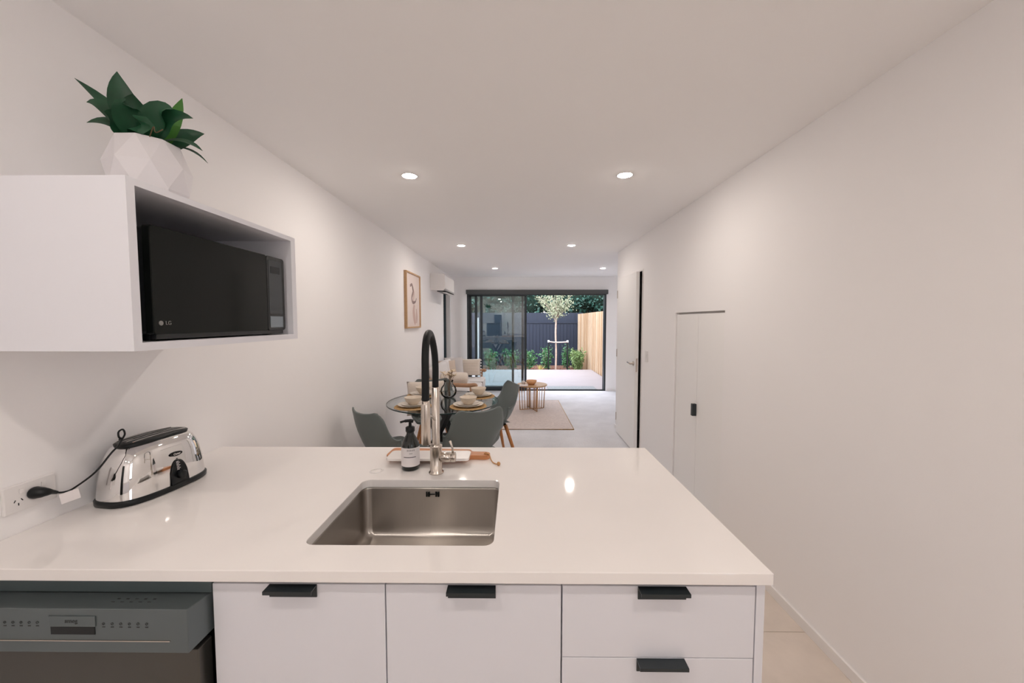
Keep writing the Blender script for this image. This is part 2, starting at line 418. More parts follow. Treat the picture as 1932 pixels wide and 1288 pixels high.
# ------------------------------------------------------------------ sliding door
sd = emp('door_1', (0, YB, 0)); S(sd, 'wide dark framed sliding glass door opening on to the deck, half open')
ob('door_frame', B((sx0, sx0+.035, .0, .14, 0, sz1), (sx1-.035, sx1, .0, .14, 0, sz1), (sx0+.035, sx1-.035, .0, .14, sz1-.045, sz1)), ALU, sd)
ob('sill_track', B((sx0+.035, sx1-.035, .0, .14, -.02, .006), (sx0+.035, sx1-.035, .028, .034, .006, .02), (sx0+.035, sx1-.035, .075, .081, .006, .02)), ALU, sd)
def panel(x0, x1, y):
    s = .05
    p = ob('glass_panel', B((x0, x0+s, y, y+.035, .02, sz1-.05), (x1-s, x1, y, y+.035, .02, sz1-.05), (x0+s, x1-s, y, y+.035, .02, .085), (x0+s, x1-s, y, y+.035, sz1-.10, sz1-.05)), ALU, sd)
    ob('pane', B((x0+s, x1-s, y+.014, y+.021, .085, sz1-.10)), GLASS, p)
    return p
panel(-.985, -.03, .10); panel(-.86, .175, .055); p3 = panel(-.745, .235, .010)
ob('pull_handle', B((.20, .215, -.02, .008, .95, 1.20)), ALU, p3, bevel=.003)
rb = emp('roller_blind', (0, YB, 0)); tag(rb, 'rolled up dark grey roller blind above the sliding glass door', 'blind')
ob('cassette', B((sx0-.01, sx1+.02, -.075, 0, 2.035, 2.125)), BLIND, rb, bevel=.006)
ob('bottom_rail', B((sx0+.02, sx1-.01, -.05, -.03, 2.012, 2.035)), ALU, rb, bevel=.003)

# ------------------------------------------------------------------ kitchen peninsula
YF, YR, CX1 = .836, 1.695, .587
HX0, HX1, HY0, HY1 = -.547, -.057, .938, 1.338
def slab():
    bm = bmesh.new()
    for z in (.872, .900):
        out = [bm.verts.new((x, y, z)) for x, y in ((XL+.001, YF), (CX1, YF), (CX1, YR), (XL+.001, YR))]
        inn = [bm.verts.new((x, y, z)) for x, y in rrect(HX0, HX1, HY0, HY1, .028, 6)]
        ed = []
        for lp in (out, inn):
            for i in range(len(lp)): ed.append(bm.edges.new((lp[i], lp[(i+1) % len(lp)])))
        bmesh.ops.triangle_fill(bm, use_beauty=True, use_dissolve=False, edges=ed)
        if z < .89: low = (out, inn)
        else: top = (out, inn)
    for a, b in zip(low, top):
        for i in range(len(a)):
            j = (i+1) % len(a); bm.faces.new((a[i], a[j], b[j], b[i]))
    return bm
ct = ob('countertop', slab(), STONE, bevel=.0018); tag(ct, 'pale glossy stone benchtop of the kitchen peninsula with sink cut-out', 'countertop')

# sink
sk = emp('kitchen_sink', (0, 0, 0)); tag(sk, 'square undermount stainless steel sink in the stone benchtop', 'sink')
bx0, bx1, by0, by1 = HX0-.004, HX1+.004, HY0-.004, HY1+.004
lp = []
for (dx, z, r) in ((-.02, .871, .04), (0, .871, .03), (.0, .862, .03), (.001, .730, .03), (.004, .708, .03), (.012, .697, .03), (.024, .693, .03)):
    lp.append([(x, y, z) for x, y in rrect(bx0+dx, bx1-dx, by0+dx, by1-dx, r, 6)])
cxs, cys = (bx0+bx1)/2, (by0+by1)/2
lp.append([(cxs + (x-cxs)*.3, cys + (y-cys)*.3, .690) for x, y, z in lp[-1]])
bs = ob('bowl', loft(lp, cap1=True), STEEL, sk, smooth=True)
md = bs.modifiers.new('s', 'SOLIDIFY'); md.thickness = .001; md.offset = -1
ob('drain', lathe([(.0,.6945),(.035,.6945),(.043,.6935),(.045,.691)], 28, c=(cxs, cys, 0)), NICKEL, sk, smooth=True)
of = bmesh.new()
for dx in (-.021, -.013, .013, .021): box(of, -.300+dx-.0028, -.300+dx+.0028, HY1-.0015, HY1+.002, .838, .856)
box(of, -.309, -.291, HY1-.0018, HY1+.002, .8455, .8485)
ob('overflow_grille', of, BLACKP, sk)

# cabinets fronts: x ranges
FY = .856
def handle(parent, xc, ztop, wdt=.112):
    bm = B((xc-wdt/2, xc+wdt/2, FY-.027, FY, ztop-.003, ztop), (xc-wdt/2, xc+wdt/2, FY-.027, FY-.0245, ztop-.008, ztop-.003), (xc-wdt/2, xc+wdt/2, FY-.0025, FY, ztop-.03, ztop-.003))
    h = ob('edge_pull', bm, HANDLE, parent); h['label'] = 'black edge pull handle'; return h
def carcass(x0, x1, a=.868, b=.868):
    return B((x0, x0+.016, FY+.019, 1.40, .12, a), (x1-.016, x1, FY+.019, 1.40, .12, b), (x0+.016, x1-.016, FY+.019, 1.40, .12, .136), (x0+.016, x1-.016, 1.39, 1.40, .136, .868))
ztop = .8545
cab = emp('sink_cabinet', (0, 0, 0)); tag(cab, 'white base cabinet under the sink, next to the dishwasher', 'cabinet', 'white base cabinets of the peninsula')
ob('body', carcass(-.715, -.308, .868, .66), LAMW, cab)
o = ob('door', B((-.715, -.3075, FY, FY+.018, .125, ztop)), LAMW, cab, bevel=.001); handle(o, -.523, ztop)
cab = emp('base_cabinet', (0, 0, 0)); tag(cab, 'white middle base cabinet with one door, between the sink cabinet and the drawers', 'cabinet', 'white base cabinets of the peninsula')
ob('body', carcass(-.3055, .108, .66, .868), LAMW, cab)
o = ob('door', B((-.3045, .107, FY, FY+.018, .125, ztop)), LAMW, cab, bevel=.001); handle(o, -.102, ztop)
cab = emp('drawer_cabinet', (0, 0, 0)); tag(cab, 'white stack of drawers at the open end of the peninsula', 'cabinet', 'white base cabinets of the peninsula')
ob('body', carcass(.1095, .5605), LAMW, cab)
for za, zb in ((.6805, ztop), (.405, .6785), (.125, .403)):
    o = ob('drawer', B((.1105, .5595, FY, FY+.018, za, zb)), LAMW, cab, bevel=.001); handle(o, .342, zb)
ep = ob('end_panel', B((.562, .582, FY, 1.665, .0, .871)), LAMW, bevel=.001); tag(ep, 'white upright end panel closing the peninsula on its passage side', 'panel')
ob('rear_panel', B((XL+.01, .562, 1.43, 1.45, 0, .870)), LAMW); tag(bpy.data.objects['rear_panel'], 'white rear panel under the overhanging dining side of the benchtop', 'panel')
kb = ob('kick_board', B((-.715, .562, .92, .935, 0, .118)), LAMW); tag(kb, 'white kick board under the base cabinets', 'panel')

# dishwasher
dw = emp('dishwasher', (0, 0, 0)); tag(dw, 'silver grey dishwasher under the left part of the stone benchtop', 'dishwasher')
DX0, DX1 = -1.325, -.722
ob('tub', B((DX0+.005, DX1-.005, .90, 1.40, .10, .865)), BLACKP, dw)
ob('filler_strip', B((DX0-.018, DX1+.004, FY+.001, FY+.02, .832, .871)), DWFILL, dw)
# protruding fascia: trapezoid plan
bk, fr, = .862, .808
zt, zb_ = .828, .726
fx1b, fx1f = DX1, -.712-.008
fa = bmesh.new()
fx0b, fx0f = DX0, DX0+.015
bw = [(fx0b, bk), (fx1b, bk)]
v = [fa.verts.new(p) for p in (
    (fx0b, bk+.01, zt), (fx1b, bk+.01, zt), (-.735, fr, zt), (fx0f, fr, zt),
    (fx0b, bk+.01, zb_-.02), (fx1b, bk+.01, zb_+.012), (-.735, fr, zb_), (fx0f, fr, zb_))]
for f in ((0,1,2,3), (3,2,6,7), (1,5,6,2), (0,3,7,4), (4,7,6,5), (0,4,5,1)): fa.faces.new([v[i] for i in f])
fo = ob('control_fascia', fa, DWMET, dw, bevel=.0012); 
# flat black plate painting in the shade of the handhold pocket, and raised brand plate
gp = ob('grip_shade', B((-1.045, -.945, fr-.0012, fr+.004, .769, .788)), BLACKP, fo)
ob('brand_plate', B((-1.048, -.942, fr-.0022, fr, .788, .812)), DWMET, fo, bevel=.0004)
RX = Matrix.Rotation(PI/2, 4, 'X')
text('brand_lettering', 'smeg', .014, DWTXT, fo, Matrix.Translation((-.996, fr-.0026, .8015)) @ RX)
ic = bmesh.new()
for k in range(6): 
    xx = -.925 + k*.0195; lathe([(.0018,0),(.0032,0),(.0032,.0006),(.0018,.0006),(.0018,0)], 10, bm=ic, axis='y', c=(xx, fr-.0008, .794)); box(ic, xx-.003, xx+.003, fr-.0008, fr, .7855, .7875)
for k in range(8):
    xx = -1.205 + k*.0185; lathe([(.0018,0),(.0032,0),(.0032,.0006),(.0018,.0006),(.0018,0)], 10, bm=ic, axis='y', c=(xx, fr-.0008, .796)); box(ic, xx-.003, xx+.003, fr-.0008, fr, .787, .789)
ob('program_symbols', ic, DWTXT, fo, kind='stuff')
ic = bmesh.new()
for k in range(5):
    xx = -.925 + k*.021; box(ic, xx, xx+.007, .838, .841, zt, zt+.0006); box(ic, xx-.004, xx+.004, .829, .8305, zt, zt+.0006)
ob('program_symbols', ic, DWTXT, fo, kind='stuff')
ob('trim_line', B((DX0+.02, -.775, fr-.0022, fr, .7535, .7558)), NICKEL, fo)
ob('door_panel', B((DX0, DX1-.010, .829, .870, .12, .716)), DWPAN, dw, bevel=.003)

# ------------------------------------------------------------------ faucet
fx, fy = -.300, 1.405
fc = emp('kitchen_faucet', (fx, fy, .90)); tag(fc, 'tall brushed nickel sink mixer with a black flexible hose spout', 'faucet')
ob('body', lathe([(0,0),(.028,0),(.028,.004),(.0225,.007),(.0225,.098),(.0235,.100),(.0235,.108),(.0165,.110),(.0165,.112),(0,.112)], 32), NICKEL, fc, smooth=True, autos=1)
ob('riser', lathe([(.0150,.11),(.0150,.325),(.0125,.327),(0,.327)], 28), NICKEL, fc, smooth=True)
import math as _m
arch = [(0,0,.325), (.001,0,.40), (.000,-.012,.462), (-.002,-.045,.512), (.000,-.095,.531), (.004,-.150,.512), (.008,-.185,.462), (.011,-.200,.39), (.012,-.205,.315)]
ob('hose', tube(crom(arch, 8), .0122, 16), RUBBER, fc, smooth=True)
sp_ = lathe([(0,.175),(.0125,.175),(.0150,.179),(.0150,.30),(.0135,.306),(.0128,.318),(0,.318)], 28, c=(.012,-.205,0)); ob('spray_head', sp_, NICKEL, fc, smooth=True)
ob('holder_arm', tube([(0,-.012,.205),(.008,-.11,.245),(.012,-.192,.262)], .0045, 10), NICKEL, fc, smooth=True)
ob('mixer_valve', lathe([(0,.010),(.0180,.010),(.0180,.052),(.0165,.053),(.0165,.056),(.0180,.057),(.0180,.072),(.016,.074),(0,.074)], 28, axis='x', c=(0, 0, .060)), NICKEL, fc, smooth=True)
ob('lever', tube([(.064,0,.074),(.062,0,.095),(.054,-.004,.122)], [.0042,.0040,.0048], 12), NICKEL, fc, smooth=True)

# ------------------------------------------------------------------ soap bottle
sb = emp('soap_bottle', (-.408, 1.445, .90)); tag(sb, 'dark pump soap bottle with a white label left of the mixer', 'bottle')
ob('bottle', lathe([(0,0),(.031,0),(.0345,.004),(.0345,.088),(.0325,.100),(.026,.116),(.017,.132),(.0145,.138),(.0145,.150),(0,.150)], 36), BOTTLE, sb, smooth=True)
lb = lathe([(.0349,.018),(.0349,.090)], 48); lo = ob('label_wrap', lb, LABEL, sb, smooth=True); lo['label'] = 'white paper label with small print'
def on_cyl(bm, a0, a1, z0, z1, r=.03515, n=6):
    for k in range(n):
        b0 = a0 + (a1-a0)*k/n; b1 = a0 + (a1-a0)*(k+1)/n
        bm.faces.new([bm.verts.new((r*math.cos(b), r*math.sin(b), z)) for b, z in ((b0,z0),(b1,z0),(b1,z1),(b0,z1))])
ib = bmesh.new(); on_cyl(ib, math.radians(-120), math.radians(-40), .0535, .0562, n=10); ob('printed_line', ib, INK, lo)
ib = bmesh.new()
for k in range(5): on_cyl(ib, math.radians(-96+k*10), math.radians(-90+k*10), .078, .085, n=1)
for k in range(3): on_cyl(ib, math.radians(-82+k*7), math.radians(-78+k*7), .067, .072, n=1)
ob('printed_mark', ib, INKG, lo, kind='stuff')
ob('pump_collar', lathe([(.0165,.146),(.0175,.148),(.0175,.163),(.013,.166),(.006,.168),(.0055,.182),(0,.182)], 28), BLACKP, sb, smooth=True)
nz = tube(crom([(.012,0,.186),(0,0,.188),(-.018,-.004,.1875),(-.036,-.008,.1835)], 5), [.007]*6+[.006]*5+[.0042]*5, 12)
ob('pump_head', nz, BLACKP, sb, smooth=True)

# pop-up disc
pb = emp('push_button', (-.532, 1.418, .90)); tag(pb, 'small round flush button in the benchtop left of the soap bottle', 'button')
ob('button_cap', lathe([(0,.0016),(.0185,.0016),(.020,.0006)], 32), STONE, pb, smooth=True)
ob('bezel', lathe([(.0205,.0003),(.021,.0022),(.0245,.0022),(.026,.0003)], 36), PLASTW, pb, smooth=True)

# boards
bd = emp('paddle_board', (-.345, 1.572, .9)); tag(bd, 'reddish wooden paddle board with a round handle and cord, lying behind the mixer', 'cutting board')
def paddle():
    pts = rrect(-.19, .155, -.050, .050, .018, 4)
    # insert handle on +x side
    out = []
    for p in pts:
        out.append(p)
    # order: starts at lower right corner going up
    idx = 5
    hp = [(.155,-.030),(.165,-.024),(.215,-.024)] + [(.215 + .024*math.cos(a), .024*math.sin(a)) for a in [(-80+20*k)*PI/180 for k in range(9)]] + [(.215,.024),(.165,.024),(.155,.030)]
    out = pts[:5] + [(.155,-.037)] + hp + [(.155,.037)] + pts[6:]
    return out
ob('board', prism(paddle(), .0005, .0185), ACACIA, bd, bevel=.003)
ob('cord', tube(crom([(.222,.0,.0195),(.232,-.008,.0205),(.240,-.024,.020),(.248,-.045,.010),(.260,-.062,.0035),(.278,-.078,.0035)], 6), .0022, 8), LEATHER, bd, smooth=True)
cb = tube(crom([(.230,-.012,.0205),(.216,-.006,.0205),(.220,.006,.0203),(.226,.0,.0205)], 5), .002, 8); ob('cord_loop', cb, LEATHER, bd, smooth=True)
ob('bead', lathe([(0,-.008),(.005,-.0065),(.0075,0),(.005,.0065),(0,.008)], 16, c=(.283,-.082,.008)), LEATHER, bd, smooth=True)
bd.rotation_euler = (0, 0, math.radians(-3))
ms = emp('serving_slab', (-.350, 1.515, .9195)); tag(ms, 'white stone serving slab lying on the wooden paddle board', 'serving board')
ob('slab', prism(rrect(-.165, .165, -.048, .048, .016, 5), 0, .011), MARBLE, ms, bevel=.002)

# ------------------------------------------------------------------ socket, plug, cord
ps = emp('power_socket', (XL, 1.010, .997)); tag(ps, 'white double power socket plate on the left wall beside the toaster', 'socket')
ob('plate', B((0, .009, -.0575, .0575, -.0375, .0375)), PLASTW, ps, bevel=.003)
for yy in (-.030, .018): ob('rocker_switch', B((.009, .0125, yy+.004, yy+.014, .012, .024)), PLASTW, ps, bevel=.001)
sl = bmesh.new()
for dy, dzz, ang in ((-.0075, 0, 30), (.0075, 0, -30), (0, -.010, 0)):
    a = math.radians(ang); c = Vector((.0093, -.028+dy, -.006+dzz)); u = Vector((0, math.sin(a), math.cos(a)))*.0035
    obox(c - u, c + u, .0018, .0012, bm=sl, up_hint=Vector((1, 0, 0)))
ob('pin_slots', sl, BLACKP, ps)
ts = emp('toaster', (-1.238, 1.264, .90), math.radians(-7)); tag(ts, 'chrome two slice toaster with black base standing on the benchtop by the wall', 'toaster')
def sup(a, b, z, n=3.2, N=56, oy=0.0, ox=0.0):
    r = []
    for i in range(N):
        t = 2*PI*i/N; c, s = math.cos(t), math.sin(t)
        r.append((ox + a*abs(c)**(2/n)*(1 if c >= 0 else -1), oy + b*abs(s)**(2/n)*(1 if s >= 0 else -1), z))
    return r
def arc_top(lp, amt):
    return [(x, y, z + amt*(1 - (y/.15)**2)) for x, y, z in lp]
ob('base', loft([sup(.080,.142,0,3), sup(.087,.150,.003,3), sup(.088,.151,.016,3), sup(.085,.148,.020,3)], cap0=True, cap1=True), BLACKP, ts, smooth=True)
ob('shell', loft([sup(.0835,.146,.018,3), sup(.083,.1455,.03,3), sup(.079,.140,.075,3.1), sup(.073,.131,.120,3.2), arc_top(sup(.068,.122,.145,3.2),.004), arc_top(sup(.061,.113,.160,3.2),.007), arc_top(sup(.052,.104,.168,3.2),.009)], cap1=True), CHROME, ts, smooth=True)
ob('top_plate', loft([arc_top(sup(.050,.102,.166,2.8),.010), arc_top(sup(.050,.105,.176,2.8),.010), arc_top(sup(.045,.100,.179,2.8),.010)], cap1=True), BLACKP, ts, smooth=True)
tsl = bmesh.new()
for xx in (-.019, .019):
    for k in range(10):
        y0 = -.085 + .017*k; y1_ = y0 + .017
        z0 = .1800 + .010*(1-(y0/.15)**2); z1_ = .1800 + .010*(1-(y1_/.15)**2)
        for sx in (-.011, .011): obox((xx+sx, y0, z0), (xx+sx, y1_, z1_), .0025, .003, bm=tsl)
ob('slot_rim', tsl, CHROME, ts)
for xx in (-.019, .019):
    bm = bmesh.new(); pr = None
    L0 = [(xx-.0095, -.085+.017*k, .1793+.010*(1-((-.085+.017*k)/.15)**2)) for k in range(11)]
    for k in range(10):
        a, b = L0[k], L0[k+1]
        bm.faces.new([bm.verts.new(p) for p in (a, (a[0]+.019, a[1], a[2]), (b[0]+.019, b[1], b[2]), b)])
    ob('bread_slot', bm, RUBBER, ts)
# control panel, arch shaped, on the +x long side
def side_x(z): # shell half width at height z
    P = [(.018,.0835),(.03,.083),(.075,.079),(.120,.073),(.145,.068)]
    for (za, xa), (zb2, xb) in zip(P[:-1], P[1:]):
        if za <= z <= zb2: return xa + (xb-xa)*(z-za)/(zb2-za)
    return .068
def shell_x(y, z):
    # superellipse side at y
    b = .146; q = 1 - (abs(y)/b)**3
    return side_x(z) * max(q, 0)**(1/3)
cpn = bmesh.new()
N = 16; yc = .012
col_ = []
for i in range(N+1):
    y = yc - .030 + .060*i/N; h = .018 + .082*max(0, (1-((y-yc)/.030)**2))**.45
    col_.append((y, h))
grid = []
for y, h in col_:
    grid.append([Vector((shell_x(y, .02 + (h-.02)*k/8) + .003, y, .02 + (h-.02)*k/8)) for k in range(9)])
vv = [[cpn.verts.new(p) for p in c] for c in grid]
for i in range(N):
    for k in range(8): cpn.faces.new((vv[i][k], vv[i+1][k], vv[i+1][k+1], vv[i][k+1]))
co = ob('control_panel', cpn, BLACKP, ts, smooth=True); md = co.modifiers.new('s', 'SOLIDIFY'); md.thickness = .004; md.offset = 0
kz = .050; kxv = shell_x(yc, kz) + .003
ob('browning_dial', lathe([(0,.018),(.010,.018),(.013,.015),(.014,0),(0,0)], 24, axis='x', c=(kxv, yc, kz)), BLACKP, co, smooth=True)
mk = bmesh.new()
for k in range(7):
    z = .066 + k*.0045; xk = shell_x(yc, z) + .0052; box(mk, xk, xk+.0006, yc-.009, yc-.001+.004*(k % 2), z, z+.0016)
ob('dial_scale', mk, LABEL, co, kind='stuff')
bz = .120; bxv = shell_x(yc-.002, bz) + .0015
bgm = bmesh.new()
ring = [bgm.verts.new((bxv + .003 - (dz_ )*.10, yc-.002 + .020*math.cos(a), bz + dz_)) for a, dz_ in ((2*PI*k/28, .0075*math.sin(2*PI*k/28)) for k in range(28))]
bgm.faces.new(ring)
bo = ob('badge', bgm, BLACKP, ts); md = bo.modifiers.new('s', 'SOLIDIFY'); md.thickness = .002
text('badge_lettering', 'Oster', .010, LABEL, bo, Matrix.Translation((bxv+.0052, yc-.002, bz)) @ Matrix.Rotation(PI/2, 4, 'Z') @ Matrix.Rotation(PI/2, 4, 'X'), .0003)

cd = emp('power_lead', (0, 0, 0)); tag(cd, 'black toaster cord with moulded plug, pushed into the wall socket', 'cord')
ob('plug', tube(crom([(XL+.010,1.014,.998),(XL+.024,1.015,.998),(XL+.034,1.022,.996),(XL+.034,1.036,.990),(XL+.030,1.050,.982)], 4), [.0155,.0165,.0165,.016,.015,.0145,.014,.013,.0115,.0105,.009,.0075,.0065,.006,.0055,.005,.0045], 16), BLACKP, cd, smooth=True)
ob('cable', tube(crom([(XL+.030,1.047,.983),(-1.308,1.062,.978),(-1.295,1.076,.984),(-1.245,1.090,1.026),(-1.220,1.112,1.074),(-1.225,1.138,1.088),(-1.236,1.158,1.098),(-1.240,1.174,1.114),(-1.240,1.169,1.131),(-1.240,1.156,1.127),(-1.242,1.158,1.110),(-1.256,1.180,1.098),(-1.290,1.205,1.090),(-1.326,1.235,1.04),(-1.330,1.25,.97),(-1.328,1.27,.915)], 6), .0026, 8), BLACKP, cd, smooth=True)
ct_ = ob('paper_tag', B((-.0006, .0006, -.019, .019, -.030, .0)), LABEL, cd, loc=(-1.300, 1.066, .978)); ct_.rotation_euler = (math.radians(8), 0, math.radians(-32)); ct_['label'] = 'white paper tag on the cord'

# ------------------------------------------------------------------ overhead box with microwave
oh = emp('overhead_cabinet', (0, 0, 0)); tag(oh, 'white wall cabinet box with an open niche holding the microwave', 'cabinet')
BX, BY0, BY1, BZ0, BZ1 = -.85, .835, 1.470, 1.405, 1.790
NY0, NY1, NZ0, NZ1 = .8545, 1.4425, 1.4235, 1.7745
ob('side_panel', B((XL, BX, BY0, NY0, BZ0, BZ1)), LAMW, oh)
ob('side_panel', B((XL, BX, NY1, BY1, BZ0, BZ1)), LAMW, oh)
ob('top_panel', B((XL, BX, NY0, NY1, NZ1, BZ1)), LAMW, oh)
ob('bottom_panel', B((XL, BX, NY0, NY1, BZ0, NZ0)), LAMW, oh)
ob('back_panel', B((XL, XL+.008, NY0, NY1, NZ0, NZ1)), LAMW, oh)
MX, MY0, MY1, MZ0, MZ1 = -.868, .902, 1.424, 1.440, 1.702
mw = emp('microwave_oven', (0, 0, 0)); tag(mw, 'black microwave oven inside the white wall cabinet niche', 'microwave')
ob('housing', prism([(y, z) for y, z in rrect(MY0+.002, MY1-.002, MZ0+.002, MZ1-.002, .010, 3)], MX-.36, MX-.02, 'x'), MWBODY, mw)
ob('door', prism(rrect(MY0, 1.324, MZ0, MZ1, .006, 3), MX-.02, MX, 'x'), MWBLACK, mw, bevel=.002)
cpm = ob('control_panel', prism(rrect(1.326, MY1, MZ0, MZ1, .010, 3), MX-.02, MX, 'x'), MWBODY, mw, bevel=.002)
PNL = mat('microwave_control_glass', (0.020, 0.027, 0.032), 0.12)
PNB = mat('microwave_open_key', (0.22, 0.26, 0.29), 0.25, metal=0.3)
ob('touch_screen', B((MX, MX+.0008, 1.334, 1.408, MZ0+.058, MZ1-.014)), PNL, cpm)
ob('display_window', B((MX+.0008, MX+.0014, 1.345, 1.395, MZ1-.060, MZ1-.035)), BLACKP, cpm)
ob('open_button', B((MX, MX+.0015, 1.336, 1.408, MZ0+.010, MZ0+.050)), PNB, cpm, bevel=.0005)
for y in (MY0+.04, MY1-.04): ob('foot', lathe([(0,0),(.012,0),(.012,-.0165),(0,-.0165)], 14, c=(MX-.05, y, MZ0)), RUBBER, mw)
GRY = mat('logo_grey', (0.22, 0.22, 0.21), 0.5)
ob('base_trim', B((MX-.018, MX-.004, MY0+.01, MY1-.01, MZ0-.012, MZ0)), MWBODY, mw)
RYZ = Matrix.Rotation(PI/2, 4, 'Z') @ Matrix.Rotation(PI/2, 4, 'X')
lg = lathe([(0,0),(.0058,0),(.0058,.0008),(0,.0008)], 24, axis='x', c=(MX, .921, 1.4675)); ob('logo_disc', lg, GRY, mw)
text('logo_lettering', 'LG', .0135, GRY, mw, Matrix.Translation((MX+.0008, .9405, 1.4675)) @ RYZ)

# ------------------------------------------------------------------ faceted pot with plant
pt = emp('plant_pot', (-1.076, 1.130, 1.790)); tag(pt, 'white faceted ceramic pot standing on top of the wall cabinet', 'pot')
bm = bmesh.new(); R_ = []
for (r, z, off) in ((.062, 0, 0), (.092, .060, .5), (.099, .128, 0), (.074, .200, .5), (.069, .202, .5), (.064, .185, .5)):
    n = 8; R_.append([bm.verts.new((r*math.cos(2*PI*(i+off)/n), r*math.sin(2*PI*(i+off)/n), z)) for i in range(n)])
for k in range(len(R_)-1):
    a, b = R_[k], R_[k+1]; half = (k in (0, 2)); back = (k == 1)
    for i in range(8):
        j = (i+1) % 8
        if half: bm.faces.new((a[i], a[j], b[i])); bm.faces.new((b[i], a[j], b[j]))
        elif back: bm.faces.new((a[i], b[j], b[i])); bm.faces.new((a[i], a[j], b[j]))
        else: bm.faces.new((a[i], a[j], b[j], b[i]))
bm.faces.new(R_[0][::-1])
ob('faceted_body', bm, POT, pt)
ob('soil', lathe([(0,.186),(.062,.184)], 16), COIR, pt)
pl = emp('potted_plant', (-1.082, 1.130, 1.982)); tag(pl, 'dark green broad leaved artificial succulent growing from the white faceted pot', 'plant')
def blade(base, mid, tip, wmax, roll=0.0, wpos=.5, nrm=(0, -1, .3), n=10):
    base, mid, tip = Vector(base), Vector(mid), Vector(tip); bm = bmesh.new(); pr = None
    for i in range(n+1):
        t = i/n; p = base*(1-t)**2 + mid*2*t*(1-t) + tip*t*t
        d = ((mid-base)*(1-t) + (tip-mid)*t).normalized(); s = d.cross(Vector(nrm)).normalized(); nn = s.cross(d)
        wd = wmax * (math.sin(PI*min(1, (t*.82+.18)))**.9 if wpos == .5 else (min(1, .35 + t*1.6) * (1-t**2.6)))
        if i == n: wd = 0.0005
        row = [bm.verts.new(p - s*wd + nn*wd*.22), bm.verts.new(p - s*wd*.5 + nn*wd*.05), bm.verts.new(p), bm.verts.new(p + s*wd*.5 + nn*wd*.05), bm.verts.new(p + s*wd + nn*wd*.22)]
        if pr:
            for k in range(4): bm.faces.new((pr[k], pr[k+1], row[k+1], row[k]))
        pr = row
    return bm
LV = [ # base, mid, tip, width (relative to plant origin), light?
    ((-.01,.0,0), (-.07,0,.10), (-.190,-.01,.190), .019, 0),
    ((0,-.01,0), (-.065,-.01,.12), (-.045,-.03,.195), .036, 0),
    ((.02,.02,0), (.045,.05,.10), (.060,.06,.172), .020, 1),
    ((.01,-.01,0), (.06,-.01,.10), (.158,-.02,.070), .030, 0),
    ((.01,-.01,0), (.05,-.03,.115), (.118,-.04,.085), .030, 0),
    ((.02,0,0), (.09,.01,.045), (.165,.0,-.012), .020, 0),
    ((.02,.02,0), (.09,.04,.035), (.155,.03,-.035), .008, 0),
    ((-.01,-.01,0), (-.06,-.03,.08), (-.140,-.03,.055), .016, 0),
    ((-.01,-.02,0), (-.06,-.05,.115), (-.115,-.05,.100), .022, 0),
    ((0,-.02,.0), (-.01,-.06,.09), (.030,-.085,.085), .034, 0),
    ((.01,-.02,0), (.04,-.05,.05), (.065,-.085,.030), .032, 0),
    ((-.01,-.02,0), (-.03,-.05,.06), (-.03,-.085,.055), .032, 0),
    ((0,-.01,0), (-.01,-.03,.09), (.012,-.045,.125), .036, 0),
    ((0,.03,0), (-.03,.07,.07), (-.06,.10,.11), .026, 0),
    ((.01,.03,0), (.05,.07,.07), (.10,.09,.08), .026, 0),
    ((0,.0,0), (-.045,.0,.08), (-.062,-.01,.140), .011, 0)]
for b_, m_, t_, wd, lt in LV:
    nr = (.60, -.62, .15) if t_[2] > .02 else (.35, -.5, .8)
    o = ob('leaf', blade(b_, m_, t_, wd, nrm=nr), LEAFL if lt else LEAF, pl, smooth=True)
    if lt: o['label'] = 'small bright green leaf'
ob('stem', tube(crom([(.03,-.03,-.005),(.06,-.05,.01),(.075,-.055,.03),(.085,-.06,.012),(.105,-.06,.02)], 5), .0013, 6), COIR, pl, smooth=True)
ob('stem', tube([(0,0,-.01),(0,-.01,.03)], .022, 10), LEAF, pl)

# ------------------------------------------------------------------ downlights
dl = emp('downlight', (0, 0, ZC))
ob('trim_ring', lathe([(.043,-.0005),(.045,-.003),(.052,-.003),(.054,0)], 32), PLASTW, dl, smooth=True)
ob('diffuser', lathe([(0,-.0075),(.020,-.0068),(.034,-.0045),(.0435,-.0010)], 20), GLOW, dl)
spots = [(-.678, 2.47, 'lit ceiling downlight above the dining side, the large left one'), (.695, 2.47, 'lit ceiling downlight, the large right one near the passage wall'),
         (-.668, 4.705, 'lit ceiling downlight, left of the middle pair above the dining table end'), (.685, 4.705, 'lit ceiling downlight, right of the middle pair'),
         (-.36, 6.71, 'small far lit ceiling downlight nearer the air conditioner'), (1.53, 6.72, 'small far lit ceiling downlight past the end of the right wall'),
         (-.68, .05, 'lit ceiling downlight over the kitchen aisle, wall cabinet side'), (.69, .05, 'lit ceiling downlight over the kitchen aisle, passage side'),
         (-.68, -1.9, 'lit ceiling downlight furthest from the sliding door, fridge side'), (.69, -1.9, 'lit ceiling downlight furthest from the sliding door, window side')]
index_kids()
for i, (x, y, l) in enumerate(spots):
    o = dl if i == 0 else copy_tree(dl)
    o.location = (x, y, ZC); tag(o, l, 'ceiling light', 'ceiling downlights')

